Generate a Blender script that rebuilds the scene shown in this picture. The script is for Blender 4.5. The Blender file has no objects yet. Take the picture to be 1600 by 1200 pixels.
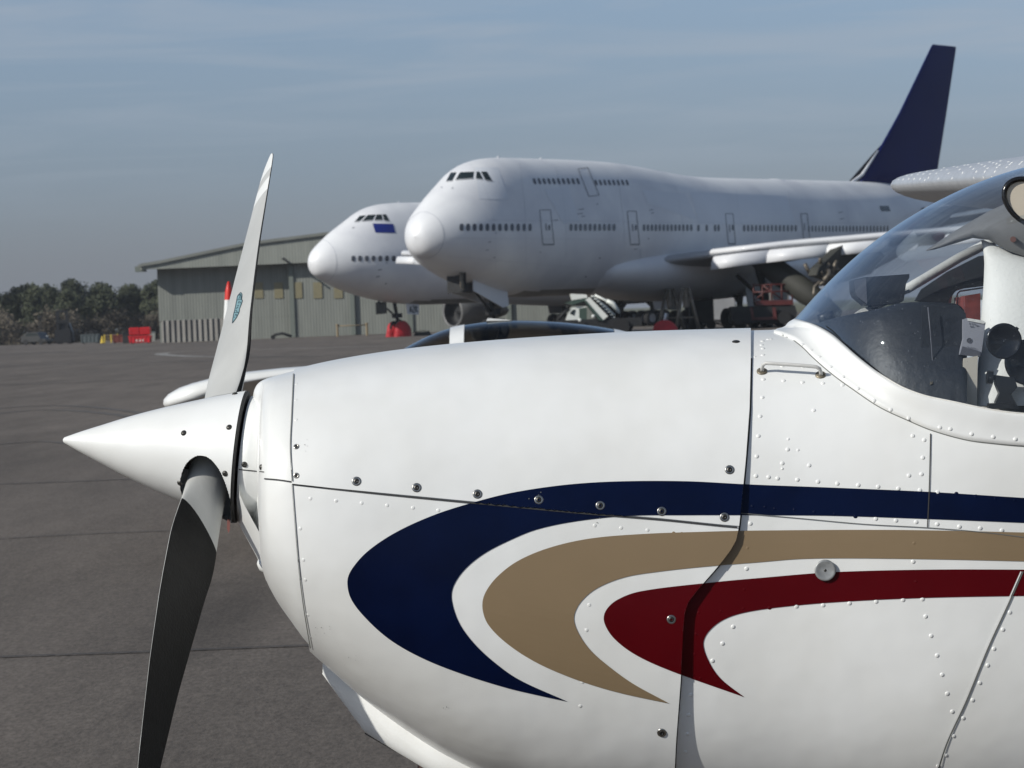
import bpy, math, random
import numpy as np
from mathutils import Vector, Matrix
from mathutils.bvhtree import BVHTree
random.seed(7)
SC = bpy.context.scene
PI = math.pi
# ------------------------------------------------------------------ camera
F = 5333.0                      # focal length in photograph pixels (1600 wide)
CAM = Vector((0.0, 0.0, 1.6))
ROLL = math.radians(2.3)
PITCH = math.atan(113.0 / F)
fwd = Vector((0, math.cos(PITCH), -math.sin(PITCH)))
up0 = Vector((0, math.sin(PITCH), math.cos(PITCH)))
rt0 = Vector((1, 0, 0))
RT = rt0 * math.cos(ROLL) - up0 * math.sin(ROLL)
UP = up0 * math.cos(ROLL) + rt0 * math.sin(ROLL)
FW = fwd
cd = bpy.data.cameras.new("camera")
cam = bpy.data.objects.new("camera", cd)
SC.collection.objects.link(cam)
cd.sensor_width = 36.0
cd.lens = F / 1600.0 * 36.0
cd.clip_start = 0.1
cd.clip_end = 9000.0
cam.matrix_world = Matrix(((RT.x, UP.x, -FW.x, CAM.x), (RT.y, UP.y, -FW.y, CAM.y), (RT.z, UP.z, -FW.z, CAM.z), (0, 0, 0, 1)))
cd.dof.use_dof = True
cd.dof.focus_distance = 7.25
cd.dof.aperture_fstop = 24.0
SC.camera = cam
# ------------------------------------------------------------------ light
SUN_AZ = math.radians(58)       # degrees to the left of straight behind the camera
SUN_EL = math.radians(31)
sdir = Vector((-math.sin(SUN_AZ) * math.cos(SUN_EL), -math.cos(SUN_AZ) * math.cos(SUN_EL), math.sin(SUN_EL)))
sl = bpy.data.lights.new("sun", 'SUN')
sl.energy = 3.75
sl.angle = math.radians(0.53)
sl.color = (1.0, 0.965, 0.89)
so = bpy.data.objects.new("sun", sl)
SC.collection.objects.link(so)
so.rotation_mode = 'QUATERNION'
so.rotation_quaternion = sdir.to_track_quat('Z', 'Y')
so.location = (0, 0, 30)
W = bpy.data.worlds.new("World")
SC.world = W
W.use_nodes = True
nt = W.node_tree
nt.nodes.clear()
wo = nt.nodes.new('ShaderNodeOutputWorld')
bg = nt.nodes.new('ShaderNodeBackground')
sky = nt.nodes.new('ShaderNodeTexSky')
sky.sky_type = 'NISHITA'
sky.sun_disc = False
sky.sun_elevation = SUN_EL
sky.sun_rotation = math.atan2(sdir.x, sdir.y)
sky.air_density = 1.0
sky.dust_density = 0.8
sky.ozone_density = 1.3
hs = nt.nodes.new('ShaderNodeHueSaturation')
hs.inputs['Saturation'].default_value = 0.85
hs.inputs['Value'].default_value = 1.0
tc = nt.nodes.new('ShaderNodeTexCoord')
mp = nt.nodes.new('ShaderNodeMapping')
mp.inputs['Scale'].default_value = (5.5, 5.5, 62.0)
mp.inputs['Rotation'].default_value = (0, math.radians(3), 0)
nz = nt.nodes.new('ShaderNodeTexNoise')
nz.inputs['Scale'].default_value = 1.6
nz.inputs['Detail'].default_value = 6.0
nz.inputs['Roughness'].default_value = 0.55
nz.inputs['Distortion'].default_value = 0.6
cr = nt.nodes.new('ShaderNodeValToRGB')
cr.color_ramp.elements[0].position = 0.44
cr.color_ramp.elements[0].color = (0, 0, 0, 1)
cr.color_ramp.elements[1].position = 0.74
cr.color_ramp.elements[1].color = (0.62, 0.62, 0.62, 1)
mx = nt.nodes.new('ShaderNodeMixRGB')
mx.inputs['Color2'].default_value = (3.9, 4.4, 5.1, 1)
L = nt.links.new
L(sky.outputs[0], hs.inputs['Color'])
L(tc.outputs['Generated'], mp.inputs['Vector'])
L(mp.outputs[0], nz.inputs['Vector'])
L(nz.outputs['Fac'], cr.inputs['Fac'])
mr_ = nt.nodes.new('ShaderNodeMapRange'); mr_.inputs[1].default_value = .025; mr_.inputs[2].default_value = .085
sx0 = nt.nodes.new('ShaderNodeSeparateXYZ'); L(tc.outputs['Generated'], sx0.inputs[0]); L(sx0.outputs['Z'], mr_.inputs[0])
mf_ = nt.nodes.new('ShaderNodeMath'); mf_.operation = 'MULTIPLY'; L(cr.outputs['Color'], mf_.inputs[0]); L(mr_.outputs[0], mf_.inputs[1])
L(mf_.outputs[0], mx.inputs['Fac'])
sx = nt.nodes.new('ShaderNodeSeparateXYZ'); L(tc.outputs['Generated'], sx.inputs[0])
hr = nt.nodes.new('ShaderNodeValToRGB')       # grey haze layer low over the airfield
e_ = hr.color_ramp.elements
e_[0].position = 0.0; e_[0].color = (.46, .515, .76, 1)
e_[1].position = 1.0; e_[1].color = (.70, .755, .79, 1)
for p_, c_ in ((.018, (.47, .525, .76, 1)), (.042, (.50, .575, .82, 1)), (.097, (.635, .71, .91, 1)), (.3, (.69, .75, .82, 1))):
    q_ = e_.new(p_); q_.color = c_
mm_ = nt.nodes.new('ShaderNodeMixRGB'); mm_.blend_type = 'MULTIPLY'; mm_.inputs[0].default_value = 1.0
L(sx.outputs['Z'], hr.inputs['Fac']); L(hs.outputs[0], mm_.inputs[1]); L(hr.outputs['Color'], mm_.inputs[2])
L(mm_.outputs[0], mx.inputs['Color1'])
L(mx.outputs[0], bg.inputs['Color'])
bg.inputs['Strength'].default_value = 0.0975
L(bg.outputs[0], wo.inputs['Surface'])
SC.view_settings.view_transform = 'Standard'
SC.view_settings.look = 'None'
SC.view_settings.exposure = 0.0
SC.view_settings.gamma = 1.0
SC.render.engine = 'CYCLES'
SC.cycles.max_bounces = 8
SC.cycles.transparent_max_bounces = 16
SC.cycles.caustics_reflective = False
SC.cycles.caustics_refractive = False

HAZE = 0.00013
# ------------------------------------------------------------------ helpers
def P(px, py, Z):
    """point seen at photograph pixel (px,py), Z metres ahead of the camera"""
    return CAM + RT * ((px - 800) / F * Z) + UP * ((600 - py) / F * Z) + FW * Z
def PC(xl, yl, w):
    """light aircraft frame: xl aft, yl up, w out towards the port side"""
    return CAM + RT * xl + UP * yl + FW * (DC - w)
DC = 7.73
S0 = F / DC
def cx(px): return (px - 800) / S0
def cy(py): return (600 - py) / S0
def G(px, Z):
    """ground point at column px, Z metres away"""
    x = (px - 800) / F * Z
    return Vector((x, Z, 0.0))
def gpix(px, py):
    d = RT*((px-800)/F) + UP*((600-py)/F) + FW
    k = -CAM.z / d.z
    return CAM + d*k
def pchip(pts):
    xs = np.array([p[0] for p in pts], float); ys = np.array([p[1] for p in pts], float)
    h = np.diff(xs); d = np.diff(ys) / h
    m = np.zeros(len(xs)); m[0] = d[0]; m[-1] = d[-1]
    for i in range(1, len(xs) - 1):
        if d[i-1] * d[i] > 0:
            w1 = 2*h[i] + h[i-1]; w2 = h[i] + 2*h[i-1]
            m[i] = (w1 + w2) / (w1 / d[i-1] + w2 / d[i])
    def f(x):
        if x <= xs[0]: return ys[0]
        if x >= xs[-1]: return ys[-1]
        i = int(np.searchsorted(xs, x) - 1)
        t = (x - xs[i]) / h[i]
        return float((2*t**3-3*t*t+1)*ys[i] + (t**3-2*t*t+t)*h[i]*m[i] + (-2*t**3+3*t*t)*ys[i+1] + (t**3-t*t)*h[i]*m[i+1])
    return f
def lerp(a, b, t): return a + (b - a) * t
def resample(pts, n):
    """smooth polyline resample (centripetal-ish Catmull-Rom)"""
    p = [Vector(q) for q in pts]
    p = [p[0]*2 - p[1]] + p + [p[-1]*2 - p[-2]]
    out = []
    for i in range(1, len(p) - 2):
        for k in range(12):
            t = k / 12
            a, b, c, d = p[i-1], p[i], p[i+1], p[i+2]
            l1 = (c-b).length
            m1 = (c-a) * (l1 / max((c-b).length + (b-a).length, 1e-9))
            m2 = (d-b) * (l1 / max((d-c).length + (c-b).length, 1e-9))
            out.append(b*(2*t**3-3*t*t+1) + m1*(t**3-2*t*t+t) + c*(-2*t**3+3*t*t) + m2*(t**3-t*t))
    out.append(p[-2])
    cum = [0]
    for i in range(1, len(out)): cum.append(cum[-1] + (out[i]-out[i-1]).length)
    res = []
    j = 0
    for k in range(n):
        s = cum[-1] * k / (n - 1)
        while j < len(cum) - 2 and cum[j+1] < s: j += 1
        t = (s - cum[j]) / max(cum[j+1] - cum[j], 1e-9)
        res.append(out[j].lerp(out[j+1], min(max(t, 0), 1)))
    return res

class MB:
    def __init__(s): s.v = []; s.f = []; s.m = []; s.mi = 0; s.flat = set()
    def add(s, verts, faces, mi=None, flat=False):
        o = len(s.v); s.v += [Vector(q) for q in verts]
        for f in faces:
            if flat: s.flat.add(len(s.f))
            s.f.append(tuple(i + o for i in f)); s.m.append(s.mi if mi is None else mi)
    def grid(s, rows, closed=False, mi=None, flip=False, capa=False, capb=False):
        n = len(rows[0]); vs = [q for r in rows for q in r]; fs = []
        for i in range(len(rows) - 1):
            for j in range(n if closed else n - 1):
                a = i*n + j; b = i*n + (j+1) % n; c = (i+1)*n + (j+1) % n; d = (i+1)*n + j
                fs.append((a, d, c, b) if flip else (a, b, c, d))
        if capa: fs.append(tuple(range(n)) if flip else tuple(reversed(range(n))))
        if capb:
            k = (len(rows)-1)*n
            fs.append(tuple(k + i for i in (reversed(range(n)) if flip else range(n))))
        s.add(vs, fs, mi)
    def box(s, c, sz, ax=None, mi=None, bev=0.0):
        c = Vector(c); ax = ax or (Vector((1,0,0)), Vector((0,1,0)), Vector((0,0,1)))
        hx, hy, hz = sz[0]/2, sz[1]/2, sz[2]/2
        if bev <= 0:
            vs = [c + ax[0]*hx*a + ax[1]*hy*b + ax[2]*hz*d for a in (-1,1) for b in (-1,1) for d in (-1,1)]
            s.add(vs, [(0,1,3,2),(4,6,7,5),(0,4,5,1),(2,3,7,6),(0,2,6,4),(1,5,7,3)], mi, True)
        else:
            rows = []
            b = bev
            for z, k in ((-hz, b), (-hz+b, 0), (hz-b, 0), (hz, b)):
                X, Y = hx - k, hy - k
                ring = [(-X+b*(k==0), -Y), (X-b*(k==0), -Y), (X, -Y+b*(k==0)), (X, Y-b*(k==0)), (X-b*(k==0), Y), (-X+b*(k==0), Y), (-X, Y-b*(k==0)), (-X, -Y+b*(k==0))]
                rows.append([c + ax[0]*x + ax[1]*y + ax[2]*z for x, y in ring])
            n = len(s.f); s.grid(rows, True, mi, False, True, True)
            for i in range(n, len(s.f)): s.flat.add(i)
    def cyl(s, a, b, r0, r1=None, n=16, mi=None, cap=True):
        a = Vector(a); b = Vector(b); r1 = r0 if r1 is None else r1
        d = (b-a).normalized(); u = d.orthogonal().normalized(); w = d.cross(u)
        rows = [[p + (u*math.cos(2*PI*k/n) + w*math.sin(2*PI*k/n))*r for k in range(n)] for p, r in ((a, r0), (b, r1))]
        o = len(s.f); s.grid(rows, True, mi)
        if cap:
            vs = rows[0] + rows[1]
            s.add(vs, [tuple(reversed(range(n))), tuple(range(n, 2*n))], mi, True)
    def tube(s, pts, r, n=10, mi=None):
        pts = [Vector(p) for p in pts]
        rows = []; u = None
        for i, p in enumerate(pts):
            d = (pts[min(i+1, len(pts)-1)] - pts[max(i-1, 0)]).normalized()
            u = (d.orthogonal() if u is None else u - d*u.dot(d)).normalized()
            w = d.cross(u); rr = r[i] if isinstance(r, (list, tuple)) else r
            rows.append([p + (u*math.cos(2*PI*k/n) + w*math.sin(2*PI*k/n))*rr for k in range(n)])
        s.grid(rows, True, mi, False, True, True)
    def lathe(s, o, d, prof, n=32, mi=None, capa=False, capb=False):
        o = Vector(o); d = Vector(d).normalized(); u = d.orthogonal().normalized(); w = d.cross(u)
        rows = [[o + d*a + (u*math.cos(2*PI*k/n) + w*math.sin(2*PI*k/n))*r for k in range(n)] for a, r in prof]
        s.grid(rows, True, mi, False, capa, capb)
    def prism(s, poly, off, mi=None):
        """closed polygon (3D points) extruded by vector off"""
        n = len(poly); off = Vector(off)
        vs = [Vector(p) for p in poly] + [Vector(p) + off for p in poly]
        fs = [tuple(range(n)), tuple(reversed(range(n, 2*n)))] + [(i, n+i, n+(i+1) % n, (i+1) % n) for i in range(n)]
        s.add(vs, fs, mi, True)
    def dome(s, p, nrm, r, h, n=10, mi=None):
        p = Vector(p); nrm = Vector(nrm).normalized(); u = nrm.orthogonal().normalized(); w = nrm.cross(u)
        rows = []
        for a in (0, 30, 60): 
            rr = r*math.cos(math.radians(a)); hh = h*math.sin(math.radians(a))
            rows.append([p + nrm*hh + (u*math.cos(2*PI*k/n) + w*math.sin(2*PI*k/n))*rr for k in range(n)])
        s.grid(rows, True, mi, False, False, True)
    def build(s, name, mats, parent=None, smooth=True, local=False):
        me = bpy.data.meshes.new(name)
        pw = Matrix.Identity(4); q_ = parent
        while q_ is not None: pw = q_.matrix_basis @ pw; q_ = q_.parent
        org = pw.inverted() if (parent and not local) else Matrix.Identity(4)
        me.from_pydata([org @ q for q in s.v], [], s.f)
        if not isinstance(mats, (list, tuple)): mats = [mats]
        for m in mats: me.materials.append(m)
        me.polygons.foreach_set('material_index', s.m)
        me.polygons.foreach_set('use_smooth', [smooth and (i not in s.flat) for i in range(len(s.f))])
        me.validate(); me.update()
        o = bpy.data.objects.new(name, me)
        SC.collection.objects.link(o)
        if parent: o.parent = parent
        return o
def tag(o, label=None, cat=None, group=None, kind=None):
    if label: o['label'] = label
    if cat: o['category'] = cat
    if group: o['group'] = group
    if kind: o['kind'] = kind
    return o
def empty(name, loc, rz=0.0, parent=None):
    o = bpy.data.objects.new(name, None); SC.collection.objects.link(o)
    o.matrix_world = Matrix.Translation(Vector(loc)) @ Matrix.Rotation(rz, 4, 'Z')
    o.location = loc; o.rotation_euler = (0, 0, rz); o.empty_display_size = 0.2
    o.matrix_basis = Matrix.Translation(Vector(loc)) @ Matrix.Rotation(rz, 4, 'Z')
    bpy.context.view_layer.update()
    return o
def copy_tree(o, parent=None):
    c = o.copy(); SC.collection.objects.link(c)
    if parent: c.parent = parent
    for ch in o.children: copy_tree(ch, c)
    return c

# ------------------------------------------------------------------ materials
def mat(name, col, rough=0.5, metal=0.0, coat=0.0, var=0.0, vscale=8.0, bump=0.0, bscale=20.0, spec=0.5, dirt=None, stretch=None, coat_rough=0.08):
    m = bpy.data.materials.new(name); m.use_nodes = True
    t = m.node_tree; b = t.nodes['Principled BSDF']
    b.inputs['Base Color'].default_value = (*col, 1)
    b.inputs['Roughness'].default_value = rough
    b.inputs['Metallic'].default_value = metal
    b.inputs['Coat Weight'].default_value = coat
    b.inputs['Coat Roughness'].default_value = coat_rough
    b.inputs['Specular IOR Level'].default_value = spec
    if var or bump:
        c = t.nodes.new('ShaderNodeTexCoord')
        mpp = t.nodes.new('ShaderNodeMapping')
        if stretch: mpp.inputs['Scale'].default_value = stretch
        t.links.new(c.outputs['Object'], mpp.inputs['Vector'])
    if var:
        n = t.nodes.new('ShaderNodeTexNoise'); n.inputs['Scale'].default_value = vscale; n.inputs['Detail'].default_value = 5
        r = t.nodes.new('ShaderNodeValToRGB')
        d = dirt or tuple(x*(1-var) for x in col)
        r.color_ramp.elements[0].position = 0.35; r.color_ramp.elements[0].color = (*d, 1)
        r.color_ramp.elements[1].position = 0.62; r.color_ramp.elements[1].color = (*col, 1)
        t.links.new(mpp.outputs[0], n.inputs['Vector']); t.links.new(n.outputs['Fac'], r.inputs['Fac'])
        t.links.new(r.outputs['Color'], b.inputs['Base Color'])
    if bump:
        n2 = t.nodes.new('ShaderNodeTexNoise'); n2.inputs['Scale'].default_value = bscale; n2.inputs['Detail'].default_value = 3
        bb = t.nodes.new('ShaderNodeBump'); bb.inputs['Strength'].default_value = 1.0; bb.inputs['Distance'].default_value = bump
        t.links.new(mpp.outputs[0], n2.inputs['Vector']); t.links.new(n2.outputs['Fac'], bb.inputs['Height'])
        t.links.new(bb.outputs[0], b.inputs['Normal'])
    return m
def glass_mat(name, tint, gloss=1.0, rough=0.02, dust=0.0, pwr=2.2, f0=.03):
    m = bpy.data.materials.new(name); m.use_nodes = True
    t = m.node_tree; t.nodes.clear()
    o = t.nodes.new('ShaderNodeOutputMaterial'); tr = t.nodes.new('ShaderNodeBsdfTransparent'); tr.inputs[0].default_value = (*tint, 1)
    g = t.nodes.new('ShaderNodeBsdfGlossy'); g.inputs['Roughness'].default_value = rough; g.inputs[0].default_value = (gloss*.80, gloss*.90, gloss, 1)  # blue tint in the gloss colour deepens the reflected sky
    lw = t.nodes.new('ShaderNodeLayerWeight'); lw.inputs['Blend'].default_value = .5
    pw = t.nodes.new('ShaderNodeMath'); pw.operation = 'POWER'; pw.inputs[1].default_value = pwr
    fr = t.nodes.new('ShaderNodeMath'); fr.operation = 'MULTIPLY_ADD'; fr.inputs[1].default_value = .92; fr.inputs[2].default_value = f0
    t.links.new(lw.outputs['Facing'], pw.inputs[0]); t.links.new(pw.outputs[0], fr.inputs[0])
    mxs = t.nodes.new('ShaderNodeMixShader')
    t.links.new(fr.outputs[0], mxs.inputs[0]); t.links.new(tr.outputs[0], mxs.inputs[1]); t.links.new(g.outputs[0], mxs.inputs[2])
    last = mxs.outputs[0]
    if dust:
        df = t.nodes.new('ShaderNodeBsdfDiffuse'); df.inputs[0].default_value = (0.5, 0.55, 0.62, 1)
        c = t.nodes.new('ShaderNodeTexCoord')
        n = t.nodes.new('ShaderNodeTexNoise'); n.inputs['Scale'].default_value = 3.0; n.inputs['Detail'].default_value = 7; n.inputs['Roughness'].default_value = .6
        mpp = t.nodes.new('ShaderNodeMapping'); mpp.inputs['Rotation'].default_value = (0, math.radians(40), 0); mpp.inputs['Scale'].default_value = (1, 1, 5)
        r = t.nodes.new('ShaderNodeMapRange'); r.inputs[1].default_value = .3; r.inputs[2].default_value = .8; r.inputs[3].default_value = dust*.35; r.inputs[4].default_value = dust*1.6
        v = t.nodes.new('ShaderNodeTexVoronoi'); v.inputs['Scale'].default_value = 85
        lt = t.nodes.new('ShaderNodeMath'); lt.operation = 'LESS_THAN'; lt.inputs[1].default_value = .075
        ml = t.nodes.new('ShaderNodeMath'); ml.operation = 'MULTIPLY'; ml.inputs[1].default_value = .28
        ad = t.nodes.new('ShaderNodeMath'); ad.operation = 'ADD'
        m2 = t.nodes.new('ShaderNodeMixShader')
        t.links.new(c.outputs['Object'], mpp.inputs['Vector']); t.links.new(mpp.outputs[0], n.inputs['Vector']); t.links.new(n.outputs['Fac'], r.inputs[0])
        t.links.new(c.outputs['Object'], v.inputs['Vector']); t.links.new(v.outputs['Distance'], lt.inputs[0]); t.links.new(lt.outputs[0], ml.inputs[0])
        t.links.new(r.outputs[0], ad.inputs[0]); t.links.new(ml.outputs[0], ad.inputs[1])
        t.links.new(ad.outputs[0], m2.inputs[0]); t.links.new(last, m2.inputs[1]); t.links.new(df.outputs[0], m2.inputs[2])
        last = m2.outputs[0]
    t.links.new(last, o.inputs['Surface'])
    return m
M = {}
M['white'] = mat('white_paint', (0.80, 0.81, 0.80), 0.42, coat=0.45, bump=0.007, bscale=3.6, var=0.07, vscale=4.0, dirt=(.745, .75, .73), coat_rough=0.15)
M['navy'] = mat('navy_paint', (0.0008, 0.0046, 0.028), 0.33, spec=.12, coat=0.05, var=0.25, vscale=9, bump=0.002, bscale=4, coat_rough=0.12)
M['tan'] = mat('tan_paint', (0.232, 0.168, 0.098), 0.42, spec=.3, coat=0.1, var=0.03, bump=0.002, bscale=4)
M['red'] = mat('maroon_paint', (0.080, 0.0008, 0.0032), 0.33, spec=.12, coat=0.05, var=0.1, bump=0.002, bscale=4)
M['gap'] = mat('panel_gap', (0.035, 0.035, 0.035), 0.8)
M['line'] = mat('panel_line', (0.13, 0.135, 0.13), 0.8)
M['steel'] = mat('steel', (0.34, 0.33, 0.31), 0.28, metal=1.0)
M['dsteel'] = mat('dark_steel', (0.07, 0.068, 0.063), 0.42, metal=0.8)
M['alu'] = mat('bare_aluminium', (0.62, 0.64, 0.67), 0.38, metal=0.45, var=0.12, vscale=14)
M['blade'] = mat('blade_grey', (0.50, 0.505, 0.49), 0.5, metal=0.08, var=0.14, vscale=6, bump=0.0006, bscale=60, stretch=(1, 1, .35))
M['bladeblk'] = mat('blade_black', (0.009, 0.009, 0.009), 0.6, spec=.25, var=0.35, vscale=30, bump=0.0012, bscale=160)
M['black'] = mat('black_plastic', (0.012, 0.012, 0.013), 0.4)
M['blackm'] = mat('black_gloss', (0.010, 0.010, 0.011), 0.18)
M['vinyl'] = mat('charcoal_vinyl', (0.017, 0.020, 0.026), 0.5, var=0.35, vscale=7, bump=0.002, bscale=45)
M['rubber'] = mat('tyre_rubber', (0.013, 0.013, 0.014), 0.85)
M['beige'] = mat('beige_trim', (0.62, 0.56, 0.46), 0.7, var=0.06)
M['trim'] = mat('white_trim', (0.80, 0.78, 0.72), 0.55, var=0.05, bump=0.001, bscale=120)
M['greyp'] = mat('grey_plastic', (0.33, 0.33, 0.36), 0.5)
M['dgreyp'] = mat('dark_grey_plastic', (0.10, 0.10, 0.115), 0.5)
M['header'] = mat('grey_headliner', (0.20, 0.195, 0.185), 0.6, var=0.3, vscale=5)
M['glass'] = glass_mat('windscreen_perspex', (0.90, 0.93, 0.96), 1.0, 0.025, 0.018)
M['glassd'] = glass_mat('tinted_canopy', (0.45, 0.42, 0.36), 1.0, 0.02, 0.0, 5.5, .03)
M['teal'] = mat('teal_ink', (0.17, 0.30, 0.33), 0.5)
M['ink'] = mat('dark_ink', (0.02, 0.045, 0.06), 0.6)
M['markw'] = mat('tip_white', (0.74, 0.75, 0.74), 0.45)
# airliners
M['jet'] = mat('airliner_white', (0.79, 0.80, 0.81), 0.5, coat=0.08, var=0.05, vscale=0.35, dirt=(0.67, 0.68, 0.71), bump=0.004, bscale=0.8)
M['jetpatch'] = mat('airliner_patch', (0.70, 0.725, 0.765), 0.45, var=0.05, vscale=.4)
M['jetgrey'] = mat('airliner_grey', (0.36, 0.37, 0.39), 0.45, var=0.2, vscale=.6)
M['jetline'] = mat('airliner_line', (0.20, 0.215, 0.24), 0.7)
M['jetjoint'] = mat('airliner_joint', (0.52, 0.54, 0.58), 0.7)
M['jetwin'] = mat('cabin_window', (0.075, 0.082, 0.10), 0.25)
M['cockpit'] = mat('cockpit_glass', (0.012, 0.02, 0.022), 0.12)
M['belly'] = mat('belly_grey', (0.33, 0.315, 0.30), 0.6, var=0.3, vscale=.5)  # mottled grey, darker than the fuselage white
M['fin'] = mat('fin_blue', (0.002, 0.008, 0.105), 0.5, spec=.05, var=0.15, vscale=.2)
M['finblk'] = mat('fin_dark', (0.005, 0.006, 0.011), 0.5, spec=.2)
M['bluep'] = mat('blue_panel', (0.006, 0.020, 0.20), 0.4)
M['redcov'] = mat('red_cover', (0.50, 0.012, 0.022), 0.6, var=0.35, vscale=1.4, bump=0.12, bscale=2.5)
M['dark'] = mat('dark_equipment', (0.014, 0.015, 0.017), 0.7, var=0.3, vscale=2)
M['olive'] = mat('primer', (0.040, 0.040, 0.032), 0.7, var=0.3, vscale=1)
M['grime'] = mat('grimy_metal', (0.22, 0.19, 0.15), 0.5, metal=.4, var=0.5, vscale=3)
M['redmach'] = mat('red_machine', (0.10, 0.018, 0.016), 0.5, var=0.3, vscale=2)  # red darkened in the colour to stand in for shade below the wing
M['skipred'] = mat('skip_red', (0.62, 0.012, 0.02), 0.5, var=0.2, vscale=1.5)
M['yellow'] = mat('yellow_plastic', (0.62, 0.45, 0.06), 0.5)
M['teals'] = mat('bin_grey', (0.085, 0.105, 0.11), 0.6)
M['truckw'] = mat('truck_white', (0.72, 0.74, 0.70), 0.4)
M['truckg'] = mat('truck_green', (0.045, 0.075, 0.06), 0.5)

def corrugated(name, col, scale, dirt, bumpd=0.05, axis='X'):
    m = bpy.data.materials.new(name); m.use_nodes = True
    t = m.node_tree; b = t.nodes['Principled BSDF']; b.inputs['Roughness'].default_value = .7
    c = t.nodes.new('ShaderNodeTexCoord')
    w = t.nodes.new('ShaderNodeTexWave'); w.wave_type = 'BANDS'; w.bands_direction = axis; w.inputs['Scale'].default_value = scale
    n = t.nodes.new('ShaderNodeTexNoise'); n.inputs['Scale'].default_value = .6; n.inputs['Detail'].default_value = 8
    mpp = t.nodes.new('ShaderNodeMapping'); mpp.inputs['Scale'].default_value = (2.5, 2.5, .35)
    r = t.nodes.new('ShaderNodeValToRGB')
    r.color_ramp.elements[0].position = .3; r.color_ramp.elements[0].color = (*dirt, 1)
    r.color_ramp.elements[1].position = .65; r.color_ramp.elements[1].color = (*col, 1)
    bb = t.nodes.new('ShaderNodeBump'); bb.inputs['Distance'].default_value = bumpd
    t.links.new(c.outputs['Object'], w.inputs['Vector']); t.links.new(c.outputs['Object'], mpp.inputs['Vector'])
    t.links.new(mpp.outputs[0], n.inputs['Vector']); t.links.new(n.outputs['Fac'], r.inputs['Fac'])
    t.links.new(r.outputs['Color'], b.inputs['Base Color'])
    t.links.new(w.outputs['Fac'], bb.inputs['Height']); t.links.new(bb.outputs[0], b.inputs['Normal'])
    return m
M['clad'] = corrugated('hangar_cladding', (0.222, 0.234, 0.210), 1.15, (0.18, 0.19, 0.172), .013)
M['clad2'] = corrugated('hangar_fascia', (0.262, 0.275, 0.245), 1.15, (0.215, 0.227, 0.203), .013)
M['slat'] = corrugated('door_slats', (0.30, 0.29, 0.27), .62, (0.17, 0.165, 0.155), .35)
M['roofg'] = mat('hangar_roof', (0.20, 0.21, 0.19), .8, var=.15, vscale=.5)
M['trimg'] = mat('hangar_trim', (0.15, 0.17, 0.15), .7)
M['pane'] = mat('yellowed_pane', (0.235, 0.21, 0.125), .5, var=.12, vscale=2)
M['rail'] = mat('rusty_rail', (0.22, 0.17, 0.10), .7)

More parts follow.
